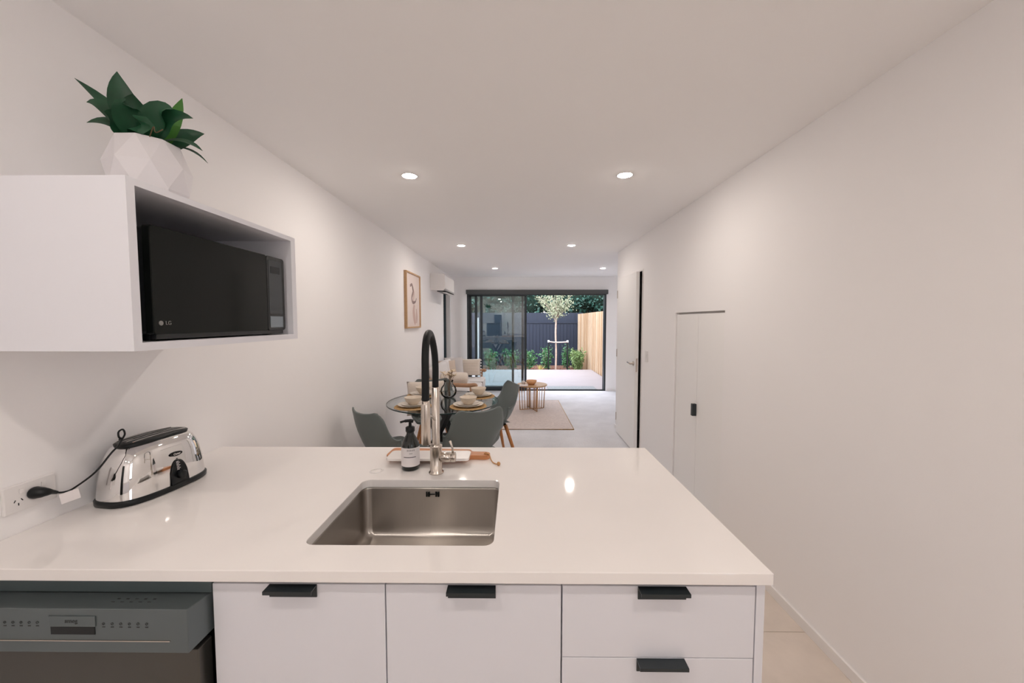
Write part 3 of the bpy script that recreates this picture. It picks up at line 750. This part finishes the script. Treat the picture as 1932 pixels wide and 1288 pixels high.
# ------------------------------------------------------------------ picture and air conditioner
pf = emp('picture_frame', (XL, 4.915, 1.737)); tag(pf, 'tall framed abstract figure print in pale pink on the left wall', 'picture')
hw, hh = .335, .352
ob('frame', B((0, .035, -hw, -hw+.018, -hh, hh), (0, .035, hw-.018, hw, -hh, hh), (0, .035, -hw+.018, hw-.018, -hh, -hh+.018), (0, .035, -hw+.018, hw-.018, hh-.018, hh)), OAK, pf, bevel=.002)
pr_ = ob('print', B((.004, .020, -hw+.018, hw-.018, -hh+.018, hh-.018)), PAPERA, pf)
def stroke(pts, ws, m, nm='brush_stroke'):
    bm = bmesh.new(); P = crom([(.0208, y, z) for y, z in pts], 6); n = len(P); pv = None
    for i, p in enumerate(P):
        t = i/(n-1); wd = ws[0] + (ws[1]-ws[0])*t; wd *= .4 + .6*math.sin(PI*min(max(t, .08), .92))
        d = (P[min(i+1, n-1)] - P[max(i-1, 0)]).normalized(); s = Vector((0, -d.z, d.y))*wd
        row = (bm.verts.new(p - s), bm.verts.new(p + s))
        if pv: bm.faces.new((pv[0], pv[1], row[1], row[0]))
        pv = row
    o = ob(nm, bm, m, pr_); md = o.modifiers.new('s', 'SOLIDIFY'); md.thickness = .0006
stroke([(-.14,.18),(-.05,.20),(.0,.12),(-.06,.04),(-.02,-.02),(.10,-.01),(.16,.04)], (.030,.018), ARTD)
stroke([(-.02,.17),(.04,.11),(.02,.02),(.07,-.04)], (.02,.014), ARTM)
stroke([(.05,-.05),(.02,-.14),(.06,-.24),(.10,-.30)], (.05,.06), ARTM)
stroke([(.15,-.10),(.17,-.20),(.16,-.29)], (.03,.035), ARTM)
ac = emp('air_conditioner', (XL, 0, 0)); tag(ac, 'white wall mounted air conditioner high on the left wall', 'air conditioner')
pf_ = [(0,1.965),(0,2.225),(.205,2.225),(.225,2.215),(.235,2.19),(.235,1.99),(.20,1.955)]
ob('casing', loft([[(x, y, z) for x, z in pf_] for y in (6.0, 6.88)], cap0=True, cap1=True), PLASTW, ac, bevel=.006)
ob('air_outlet', B((.10, .236, 6.03, 6.85, 1.944, 1.956)), BLACKP, ac)
lv = ob('louvre', obox((.215, 6.05, 1.93), (.215, 6.83, 1.93), .06, .004), PLASTW, ac)

# ------------------------------------------------------------------ dining table and settings
TX, TY, TZ, TR = -.655, 3.42, .75, .50
dt = emp('dining_table', (TX, TY, 0)); tag(dt, 'round glass dining table on black crossed legs', 'table')
gt = bmesh.new(); lathe([(0,TZ-.010),(TR-.002,TZ-.010)], 72, bm=gt); lathe([(TR-.002,TZ),(0,TZ)], 72, bm=gt)
ob('glass_top', gt, TGLASS, dt)
ge = ob('glass_edge', lathe([(TR-.002,TZ-.010),(TR,TZ-.009),(TR,TZ-.001),(TR-.002,TZ)], 72), GEDGE, dt, smooth=True); ge['label'] = 'dark polished glass edge'
for k in range(4):
    a = PI/4 + k*PI/2 + .2; b = a + PI - .55
    p0 = (.34*math.cos(a), .34*math.sin(a), .003); p1 = (.26*math.cos(b), .26*math.sin(b), TZ-.012)
    ob('leg', obox(p0, p1, .045, .045), BLACK, dt, bevel=.003)
ob('hub', lathe([(0,.34),(.06,.345),(.07,.37),(.07,.41),(.06,.435),(0,.44)], 20), BLACK, dt, smooth=True)

pm = emp('placemat', (0, 0, TZ)); 
bm = bmesh.new(); 
for k in range(12):
    r = .012 + k*.0125; lathe([(r-.006,.0035),(r-.003,.007),(r,.008),(r+.003,.007),(r+.0062,.0035)], 40, bm=bm)
lathe([(0,.001),(.155,.001),(.157,.004),(.155,.005),(0,.005)], 40, bm=bm)
ob('woven_coil', bm, JUTE, pm, smooth=True)
pP = emp('dinner_plate', (0, 0, TZ+.009)); ob('plate', lathe([(0,.002),(.055,.002),(.075,.0),(.078,.003),(.115,.014),(.128,.0165),(.128,.0185),(.113,.0165),(.080,.007),(0,.006)], 44), CERA, pP, smooth=True)
pS = emp('side_plate', (0, 0, TZ+.0165)); ob('plate', lathe([(0,.001),(.050,.0),(.055,.002),(.085,.011),(.098,.013),(.098,.015),(.084,.013),(.055,.006),(0,.005)], 40), CERA, pS, smooth=True)
pB = emp('bowl', (0, 0, TZ+.022)); ob('vessel', lathe([(0,.003),(.030,.003),(.032,0),(.036,0),(.040,.006),(.062,.030),(.073,.058),(.0735,.062),(.070,.062),(.058,.032),(.036,.010),(0,.008)], 40), CERB, pB, smooth=True)
index_kids()
places = [(-.865, 3.165, 'front left setting, nearest the left wall'), (-.400, 3.175, 'front right setting, beside the near right chair'),
          (-.355, 3.610, 'back right setting, toward the coffee table'), (-.900, 3.66, 'back left setting, beside the cushioned chair')]
for i, (x, y, l) in enumerate(places):
    for src, nm, cat, z, grp in ((pm, 'round woven jute placemat', 'placemat', TZ+.0005, 'placemats on the glass table'), (pP, 'large off-white stoneware plate', 'plate', TZ+.009, 'dinner plates on the glass table'),
                            (pS, 'small off-white stoneware plate', 'plate', TZ+.0165, 'side plates on the glass table'), (pB, 'beige stoneware bowl', 'bowl', TZ+.0225, 'bowls on the glass table')):
        o = src if i == 0 else copy_tree(src)
        o.location = (x, y, z); tag(o, nm + ' of the ' + l, cat, grp)
fk = emp('fork', (-.83, 3.50, TZ+.001), math.radians(12)); tag(fk, 'dark slim fork lying on the glass table behind the front left setting', 'cutlery')
fb = bmesh.new(); box(fb, -.09, .03, -.0035, .0035, 0, .003); box(fb, .03, .055, -.010, .010, 0, .003)
for k in range(3): box(fb, .055, .095, -.010+.008*k, -.006+.008*k, 0, .003)
ob('handle_and_tines', fb, BLACK, fk)

vs = emp('glass_vase', (-.635, 3.56, TZ)); tag(vs, 'clear round glass vase in the middle of the dining table', 'vase')
ob('vessel', lathe([(0,.002),(.045,.002),(.070,.03),(.078,.065),(.068,.10),(.045,.125),(.040,.150),(.048,.165),(.045,.163),(.037,.150),(.042,.126),(.064,.10),(.073,.065),(.066,.033),(.043,.008),(0,.008)], 32), VGLASS, vs, smooth=True)
fl_ = emp('dried_flowers', (-.635, 3.56, TZ+.01)); tag(fl_, 'bunch of dried cream flowers and twigs standing in the glass vase', 'flowers')
random.seed(4)
for k in range(9):
    a = random.uniform(0, 2*PI); r = random.uniform(.02, .075); h = random.uniform(.17, .25)
    tip = Vector((r*math.cos(a), r*math.sin(a), h))
    ob('twig', tube(crom([(random.uniform(-.02,.02), random.uniform(-.02,.02), .002), (tip.x*.3, tip.y*.3, .12), tip], 4), .0016, 6), COIR, fl_, smooth=True)
    bm = bmesh.new()
    for q in range(7):
        az = 2*PI*q/7; c = tip; d = Vector((math.cos(az), math.sin(az), random.uniform(.1, .8))).normalized(); s = d.cross(Vector((0, 0, 1))).normalized()*.014
        bm.faces.new([bm.verts.new(p) for p in (c, c + d*.020 + s, c + d*.042, c + d*.020 - s)])
    ob('blossom', bm, DRIED, fl_)

# ------------------------------------------------------------------ dining chairs
def chair():
    root = emp('dining_chair', (0, 0, 0))
    prof = [(.235,.435,.185),(.215,.452,.205),(.15,.452,.222),(.05,.440,.232),(-.06,.438,.236),(-.13,.450,.238),(-.180,.490,.238),(-.210,.545,.240),(-.232,.615,.232),(-.250,.690,.221),(-.268,.760,.208),(-.280,.796,.198),(-.285,.812,.184)]
    P = []
    # densify
    pts = crom([(y, z, w_) for y, z, w_ in prof], 3)
    NU = 18; rows_ = []
    L = len(pts) - 1
    for i, q in enumerate(pts):
        t = i/L; row = []
        back = min(max((t-.45)/.2, 0), 1); back = back*back*(3-2*back)
        for j in range(NU+1):
            u = -1 + 2*j/NU; e = abs(u)**2.4
            side_up = .055*e*(1-back)*min(1, .35 + t*2)         # seat edges curl up
            wing = .105*e*math.exp(-((t-.52)/.13)**2)             # side wings where seat meets back
            fwd = .055*e*back
            topdip = (.030*abs(u)**2.2 - .040*max(0, abs(u)-.86)/.14)*max(0, (t-.8)/.2)
            row.append(Vector((u*q[2], q[0] + fwd + wing*.7, q[1] + side_up + wing*.75 + topdip)))
        rows_.append(row)
    bm = bmesh.new(); V = [[bm.verts.new(p) for p in r] for r in rows_]
    for i in range(L):
        for j in range(NU): bm.faces.new((V[i][j], V[i][j+1], V[i+1][j+1], V[i+1][j]))
    sh = ob('shell', bm, CHAIR, root, smooth=True); md = sh.modifiers.new('s', 'SOLIDIFY'); md.thickness = .012; md.offset = 0
    pad = cushion(.40, .38, .05, 10); bmesh.ops.rotate(pad, cent=(0,0,0), matrix=Matrix.Rotation(-PI/2, 3, 'X'), verts=pad.verts)
    ob('seat_pad', pad, CHAIRP, root, smooth=True, loc=(0, .05, .462))
    ob('under_frame', B((-.11, .11, -.13, .13, .405, .428), (-.012, .012, -.16, .16, .388, .406), (-.16, .16, -.012, .012, .388, .406)), BLACK, root, bevel=.003)
    for sx in (-1, 1):
        for sy in (-1, 1):
            ob('leg', tube([(sx*.11, sy*.12, .415), (sx*.16, sy*.175, .21), (sx*.205, sy*.225, .003)], [.019, .017, .0115], 14), OAKLEG, root, smooth=True)
    return root
ch0 = chair(); index_kids()
def put_chair(i, x, y, f, label):
    o = ch0 if i == 0 else copy_tree(ch0)
    o.location = (x, y, 0); o.rotation_euler = (0, 0, math.atan2(f[1], f[0]) - PI/2); tag(o, label, 'chair', 'grey shell chairs around the glass table'); return o
put_chair(0, -.945, 2.905, (.62, .78), 'sage grey shell chair near the left wall, its back to the peninsula')
put_chair(1, -.385, 2.985, (-.50, .866), 'sage grey shell chair directly behind the mixer, back turned to the peninsula')
put_chair(2, -.255, 3.880, (-.93, -.37), 'sage grey shell chair with oak legs showing, side on beside the rug')
put_chair(3, -.865, 3.985, (.28, -.96), 'sage grey shell chair with the cream cushion, beyond the glass table')
cu_ = ob('seat_cushion', cushion(.40, .36, .15), FABC, smooth=True, loc=(-.955, 4.01, .655)); cu_.rotation_euler = (math.radians(-14), 0, math.radians(15))
tag(cu_, 'plump cream cushion leaning on the chair beyond the glass table', 'cushion')

# ------------------------------------------------------------------ sofa
so = emp('sofa', (0, 0, 0)); tag(so, 'two seat sofa with timber frame and off-white cushions along the left wall', 'sofa')
SY0, SY1, SX0, SX1 = 5.35, 7.06, XL+.03, -.575
def arm(y):
    bm = bmesh.new()
    tube(crom([(SX0+.02, y, .645), (SX0+.30, y, .575), (SX1-.12, y, .555), (SX1-.01, y, .560), (SX1+.01, y, .535)], 5), [.030]*20+[.026], 14, bm=bm)
    return bm
for y in (SY0+.03, SY1-.03):
    ob('arm', arm(y), SOFAW, so, smooth=True)
for x in (SX0+.04, SX1-.06):
    for y in (SY0+.03, SY1-.03):
        ob('leg', tube([(x, y, .60 if x < -1 else .56), (x, y, .25), (x, y, .003)], [.022, .022, .015], 12), SOFAW, so, smooth=True)
for y in (SY0+.03, SY1-.03): ob('side_rail', obox((SX0+.04, y, .27), (SX1-.06, y, .27), .03, .06), SOFAW, so, bevel=.004)
for x in (SX0+.04, SX1-.06): ob('long_rail', obox((x, SY0+.03, .27), (x, SY1-.03, .27), .03, .06), SOFAW, so, bevel=.004)
ob('back_rail', tube([(SX0+.03, SY0-.0, .68), (SX0+.03, SY1+.0, .68)], .036, 14), SOFAW, so, smooth=True)
ymid = (SY0+SY1)/2
for a, b in ((SY0+.07, ymid-.005), (ymid+.005, SY1-.07)):
    ob('seat_cushion', B((SX0+.10, SX1+.02, a, b, .30, .45)), FABW, so, bevel=.035, seg=4)
    o = ob('back_cushion', B((-.075, .075, a, b, -.19, .19)), FABW, so, loc=(SX0+.15, 0, .62), bevel=.04, seg=4); o.rotation_euler = (0, math.radians(-12), 0)
def pillow(name, w_, h_, d_, m, loc, rx, rz, label, ry=0.0):
    o = ob(name, cushion(w_, h_, d_), m, smooth=True, loc=loc); o.rotation_euler = (math.radians(rx), math.radians(ry), math.radians(rz)); tag(o, label, 'pillow'); return o
tp = pillow('throw_pillow', .39, .31, .13, FABC, (-.835, 6.88, .635), -14, 3, 'cream ribbed pillow with tassels leaning on the far sofa arm')
for sx in (-1, 1):
    for k in range(6):
        z = -.13 + .052*k
        ob('tassel', lathe([(0,-.016),(.010,-.012),(.012,.0),(.008,.010),(0,.014)], 8, c=(sx*.203, 0, z)), FABB if sx < 0 else FABW, tp, smooth=True)
rbs = bmesh.new()
for k in range(6):
    z = -.12 + .048*k; tube(crom([(-.17, -.028, z), (-.09, -.052, z), (0, -.060, z), (.09, -.052, z), (.17, -.028, z)], 3), .0045, 6, bm=rbs)
ob('woven_rib', rbs, FABC, tp, smooth=True, kind='stuff')
pillow('throw_pillow', .34, .36, .14, FABG, (-1.075, 6.62, .665), -16, 28, 'pale grey pillow standing next to the tasselled cream pillow')
pillow('throw_pillow', .34, .34, .14, FABB, (-1.14, 6.33, .650), -18, 40, 'beige edged pillow in front of the pale grey pillow on the sofa')
bo_ = ob('bolster_pillow', lathe([(0,-.20),(.055,-.198),(.080,-.185),(.088,-.14),(.090,0),(.088,.14),(.080,.185),(.055,.198),(0,.20)], 24, axis='x'), FABC, smooth=True, loc=(-.90, 5.54, .635)); tag(bo_, 'long cream bolster pillow lying at the near end of the sofa', 'pillow')
tb = B((SX1-.20, SX1+.035, 6.33, 6.72, .452, .462), (SX1+.022, SX1+.035, 6.33, 6.72, .20, .452)); tw = ob('throw_blanket', tb, FABW, bevel=.004); tag(tw, 'white throw blanket hanging over the front edge of the sofa seat', 'blanket')

# ------------------------------------------------------------------ rug and coffee table
rg = emp('rug', (0, 0, 0)); tag(rg, 'beige woven rug under the coffee table', 'rug')
ob('weave', B((-.55, .79, 5.07, 6.95, .003, .014)), RUG, rg, bevel=.004)
ob('edge_binding', tube([(-.55,5.07,.010),(.79,5.07,.010),(.79,6.95,.010),(-.55,6.95,.010)], .007, 8, closed=True), JUTE, rg, smooth=True)
cf = emp('coffee_table', (.275, 6.25, .014), math.radians(20)); tag(cf, 'small round coffee table with a cage of thin copper rods', 'coffee table')
ob('table_top', lathe([(0,.395),(.242,.395),(.25,.400),(.25,.415),(.247,.418),(0,.418)], 48), OAK, cf, smooth=False)
for k in range(4):
    a = PI/2*k
    dx, dy = math.cos(a), math.sin(a)
    fr_ = bmesh.new()
    tube([(.0,.0,.006),(.215*dx,.215*dy,.006)], .006, 8, bm=fr_); tube([(.02*dx,.02*dy,.388),(.235*dx,.235*dy,.388)], .006, 8, bm=fr_)
    ob('base_rail', fr_, BRASS, cf, smooth=True)
    for j in range(5):
        r0 = .04 + j*.043; r1 = .045 + j*.047
        ob('rod', tube([(r0*dx, r0*dy, .006), (r1*dx, r1*dy, .39)], .0058 if j < 4 else .008, 8), BRASS, cf, smooth=True)
wb = emp('wooden_bowl', (.262, 6.20, .4325)); tag(wb, 'small warm wooden bowl on the coffee table', 'bowl')
ob('vessel', lathe([(0,.0),(.045,.0),(.075,.03),(.092,.070),(.088,.070),(.07,.034),(.04,.010),(0,.009)], 32), mat('peach_wood', (0.66, 0.36, 0.18), 0.5, noise=.1), wb, smooth=True)
cn = ob('coral_ornament', lathe([(0,0),(.030,0),(.036,.018),(.026,.040),(.030,.052),(0,.060)], 14, c=(.130, 6.22, .4325)), FABW, smooth=True); tag(cn, 'small white ornament beside the wooden bowl on the coffee table', 'ornament')
bk_ = ob('book', B((.03, .20, 6.02, 6.14, .4325, .445)), PAPERA, bevel=.001); tag(bk_, 'thin pale book lying at the near edge of the coffee table', 'book')

# ------------------------------------------------------------------ refrigerator behind the camera (seen only in reflections)
rf = emp('refrigerator', (0, 0, 0)); tag(rf, 'tall dark refrigerator mirrored in the toaster and the door glass', 'refrigerator')
ob('cabinet', B((XL+.02, -.66, YK+.02, -1.72, .02, 1.78)), FRIDGE, rf, bevel=.005)
ob('door', B((XL+.022, -.662, -1.72, -1.67, .03, 1.775)), FRIDGE, rf, bevel=.006)
ob('handle', obox((-.70, -1.64, .8), (-.70, -1.64, 1.5), .02, .02), NICKEL, rf)
kc = emp('kitchen_bench', (0, 0, 0)); tag(kc, 'white kitchen bench on the wall opposite the peninsula', 'bench')
ob('bench_top', B((-.64, XR-.01, YK+.01, -1.76, .872, .90)), STONE, kc, bevel=.002)
ob('cupboard_front', B((-.64, .36, -1.80, -1.782, .12, .868)), LAMW, kc); ob('cupboard_front', B((.364, XR-.02, -1.80, -1.782, .12, .868)), LAMW, kc)
ob('carcass', B((-.64, XR-.02, YK+.02, -1.80, 0, .868)), LAMW, kc)

# ================================================================== OUTDOORS
GZ = -.22
gd = ob('ground', B((-9, 9, YB+.18, 30, GZ-.3, GZ)), SOIL); S(gd, 'bark covered garden ground beyond the deck')
dk = ob('deck', B((-4.2, 2.34, YB+.18, 11.55, GZ, -.045)), mat('deck_joist', (0.18, 0.15, 0.14), .8)); tag(dk, 'pale timber deck outside the sliding door', 'deck')
random.seed(2)
y = YB + .185
while y < 11.55:
    ob('deck_board', B((-4.2, 2.34, y, y+.135, -.045, -.018)), DECK, dk); y += .140
# navy back fence
FBY = 14.5
nf = emp('navy_fence', (0, 0, 0)); tag(nf, 'dark navy vertical board fence at the back of the garden', 'fence')
x = -7.0; 
while x < 2.42:
    hgt = 1.42 + random.uniform(-.004, .004)
    ob('fence_board', B((x, x+.122, FBY + random.uniform(0, .006), FBY+.022, GZ, hgt)), FENCEN, nf); x += .130
ob('rail', B((-7, 2.42, FBY-.03, FBY, 1.40, 1.445)), FENCEN, nf)
nw = emp('screen_fence', (0, 0, 0)); tag(nw, 'taller dark board fence showing above the navy fence', 'fence')
x = -7.0; k = 0
while x < 2.6:
    k += 1
    ob('fence_board', B((x, x+.150, FBY+.16 + (.006 if k%2 else 0), FBY+.18, GZ, 1.80)), FENCEN, nw); x += .150
for xx in (-6.5, -4.1, -1.7, .7, 2.5): ob('post', B((xx-.05, xx+.05, FBY+.18, FBY+.28, GZ, 1.80)), FENCEN, nw)
# timber side fence on the right, with capping-free palings
tf = emp('timber_fence', (0, 0, 0)); tag(tf, 'pale pine paling fence on the right side of the garden', 'fence')
y = 8.2; k = 0
while y < FBY-.01:
    dx = random.uniform(0, .010) if k % 2 else random.uniform(.018, .026)
    ob('paling', B((2.36+dx, 2.378+dx, y, min(y+.148, FBY), GZ, 1.745)), PALE[random.choice((0,0,1,2,2))], tf); y += .135; k += 1
for z in (.2, 1.4): ob('rail', B((2.40, 2.45, 8.2, FBY, z, z+.08)), PALE[1], tf)
# left side fence
lf = emp('side_fence', (0, 0, 0)); tag(lf, 'dark side fence at the left of the deck, behind the door glass', 'fence')
y = 8.3
while y < FBY:
    ob('fence_board', B((-4.3, -4.28, y, y+.14, GZ, 1.6)), FENCEN, lf); y += .148
# white posts by the door
wp = ob('porch_post', B((-1.115, -1.035, 8.60, 8.66, -.018, 2.6)), WHITEX); tag(wp, 'white upright post just outside the left end of the sliding door', 'post')
wp2 = ob('porch_post', B((-.945, -.905, 9.30, 9.35, -.018, 1.56)), WHITEX); tag(wp2, 'shorter slim white post on the deck behind the door glass', 'post')
mt_ = ob('door_mat', B((.72, 1.78, 8.22, 8.62, -.018, -.008)), mat('mat_grey', (0.22, 0.24, 0.25), .9, noise=.2, nscale=40)); tag(mt_, 'grey outdoor mat on the deck at the open side of the door', 'mat')

def leaf_mesh(pts, size, seed, up=0.3):
    rnd = random.Random(seed); vs_, fs_ = [], []
    for p in pts:
        d = Vector((rnd.gauss(0,1), rnd.gauss(0,1), rnd.gauss(0,1)+up)).normalized(); s = d.cross(Vector((rnd.gauss(0,1), rnd.gauss(0,1), rnd.gauss(0,1)))).normalized()
        L = size*rnd.uniform(.7, 1.3); wd = L*.32; p = Vector(p); n = s.cross(d)*L*.12; i = len(vs_)
        vs_ += [tuple(p), tuple(p + d*L*.45 + s*wd + n), tuple(p + d*L), tuple(p + d*L*.45 - s*wd + n)]
        fs_ += [(i, i+1, i+2), (i, i+2, i+3)]
    return vs_, fs_
random.seed(11)
# hedge trees behind the fence: several crowns
hc = [(-6.2, 16.6, 2.7, 1.5), (-4.0, 16.8, 3.0, 1.7), (-1.9, 16.4, 2.8, 1.6), (.3, 16.7, 2.9, 1.7), (2.4, 16.5, 3.0, 1.7), (4.4, 15.6, 2.9, 1.6), (4.3, 12.6, 2.9, 1.4)]
hl = ['dense dark green tree beyond the fence, furthest left through the glass', 'dense dark tree beyond the navy fence behind the fixed glass', 'dense dark tree beyond the navy fence, behind the sliding panel edge', 'dense dark tree directly behind the young staked tree',
      'dense dark tree behind the corner of the navy and pine fences', 'dense dark tree beyond the far part of the pine fence', 'dense dark tree overhanging the near part of the pine fence']
for (cx, cy, cz, r), l in zip(hc, hl):
    t_ = emp('hedge_tree', (cx, cy, GZ)); tag(t_, l, 'tree', 'dense evergreen trees beyond the fences')
    ob('trunk', tube([(0,0,0),(.05,0,1.0),(0,.05,cz)], [.14,.12,.08], 10), TRUNK, t_, smooth=True)
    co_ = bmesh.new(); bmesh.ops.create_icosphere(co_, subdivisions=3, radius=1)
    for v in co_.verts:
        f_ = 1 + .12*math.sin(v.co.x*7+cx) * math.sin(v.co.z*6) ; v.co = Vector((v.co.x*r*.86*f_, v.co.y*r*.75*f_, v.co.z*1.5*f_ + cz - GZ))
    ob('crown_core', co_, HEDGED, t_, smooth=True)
    pts = []
    for _ in range(5200):
        d = Vector((random.gauss(0,1), random.gauss(0,1), random.gauss(0,1))).normalized(); q = random.uniform(.86, 1.04)
        f_ = 1 + .12*math.sin(d.x*7+cx) * math.sin(d.z*6)
        pts.append((d.x*r*.92*q*f_, d.y*r*.8*q*f_, d.z*1.58*q*f_ + cz - GZ))
    ob('leaves', leaf_mesh(pts, .13, int(cx*10)+99), HEDGEM, t_, kind='stuff')

# young staked tree
yt = emp('young_tree', (1.30, 12.2, GZ)); tag(yt, 'young staked tree with a pale airy crown in the garden bed', 'tree')
ob('trunk', tube(crom([(0,0,0),(.01,0,.7),(-.01,0,1.3),(0,0,1.72),(0,.02,2.2)], 4), [.032]*5+[.028]*8+[.02]*4, 10), TRUNK, yt, smooth=True)
pts = []
for k in range(16):
    a = 2*PI*k/16 + random.uniform(-.2,.2); r = random.uniform(.25,.62); h = random.uniform(1.95, 2.75); z0 = random.uniform(1.62, 2.0)
    tip = Vector((r*math.cos(a), r*math.sin(a)*.9, h))
    ob('branch', tube(crom([(0,0,z0), (tip.x*.45, tip.y*.45, (z0+h)/2-.02), tip], 4), [.012]*3+[.008]*3+[.004]*3, 6), TRUNK, yt, smooth=True)
    for _ in range(95):
        t = random.uniform(.25, 1.1); p = Vector((0,0,z0)).lerp(tip, t); pts.append((p.x+random.gauss(0,.07), p.y+random.gauss(0,.07), p.z+random.gauss(0,.07)))
ob('leaves', leaf_mesh(pts, .062, 5), TREEL, yt, kind='stuff')
for xx, l in ((1.055, 'left'), (1.645, 'right')):
    stk = emp('garden_stake', (xx, 12.1 if xx < 1.3 else 12.0, GZ)); tag(stk, 'thin black stake %s of the young tree trunk' % l, 'stake', 'stakes holding the young tree')
    ob('rod', B((-.022, .022, -.022, .022, 0, 1.02)), BLACK, stk)
    ob('cap', B((-.028, .028, -.028, .028, 1.02, 1.09)), WHITEX, stk)
ti = ob('tree_tie', tube(crom([(1.055, 12.07, .825), (1.30, 12.10, .80), (1.645, 11.97, .82)], 5), .020, 8), mat('tie_webbing', (0.55, 0.45, 0.42), .8), smooth=True); tag(ti, 'pale webbing tie strung between the two stakes across the trunk', 'tie')

def shrub(x, y, h, r, m, seed, label, n=520, sz=.075):
    s_ = emp('garden_shrub', (x, y, GZ)); tag(s_, label, 'shrub', 'shrubs in the garden bed'); rnd = random.Random(seed); P_ = []
    for k in range(9):
        a = rnd.uniform(0, 2*PI); rr = rnd.uniform(.2, 1)*r; hh_ = h*rnd.uniform(.6, .95)
        tip = Vector((rr*math.cos(a), rr*math.sin(a), hh_))
        ob('stem', tube([(0,0,0),(tip.x*.5,tip.y*.5,hh_*.55),tip], [.008,.006,.003], 5), TRUNK, s_)
        for _ in range(n//9):
            t = rnd.uniform(.2, 1.05); P_.append((tip.x*t**.8+rnd.gauss(0,.05), tip.y*t**.8+rnd.gauss(0,.05), max(.03, tip.z*t+rnd.gauss(0,.05))))
    ob('leaves', leaf_mesh(P_, sz, seed), m, s_, kind='stuff')
shrub(.44, 12.7, .78, .20, SHRUBA, 1, 'green shrub against the navy fence beside the sliding panel edge')
shrub(1.02, 12.9, .85, .20, SHRUBA, 2, 'green shrub behind the left stake')
shrub(1.74, 13.0, .85, .17, SHRUBA, 3, 'green shrub behind the right stake')
shrub(2.02, 12.4, .74, .26, SHRUBB, 4, 'pale green bushy shrub right of the right stake', n=900)
shrub(2.20, 13.4, .70, .24, SHRUBB, 7, 'small pale shrub at the foot of the pine fence')
shrub(-.15, 12.8, .80, .32, SHRUBA, 5, 'green shrub seen through the sliding glass panel')
shrub(-.80, 12.8, .75, .32, SHRUBA, 6, 'green shrub seen through the left glass')
yg = emp('yellow_tuft', (.80, 11.95, GZ)); tag(yg, 'small yellowish grass tuft at the deck edge', 'plant')
for k in range(18):
    a = 2*PI*k/18; r = random.uniform(.08, .2)
    ob('blade', blade((0,0,0), (r*.4*math.cos(a), r*.4*math.sin(a), .25), (r*math.cos(a), r*math.sin(a), random.uniform(.22,.36)), .012, nrm=(math.cos(a), math.sin(a), .4), n=4), SHRUBY, yg)
# bark chips
bm = bmesh.new(); rnd = random.Random(9)
for _ in range(1300):
    x = rnd.uniform(-2.5, 2.3); y = rnd.uniform(11.6, 13.6); L = rnd.uniform(.02, .05); a = rnd.uniform(0, PI)
    d = Vector((math.cos(a), math.sin(a), rnd.uniform(-.3, .6)))*L; c = Vector((x, y, GZ+rnd.uniform(.01, .05)))
    obox(c-d, c+d, L*.7, .012, bm=bm)
bc = ob('bark_chips', bm, BARKC); tag(bc, 'loose reddish bark chips covering the garden bed', 'mulch', kind='stuff')
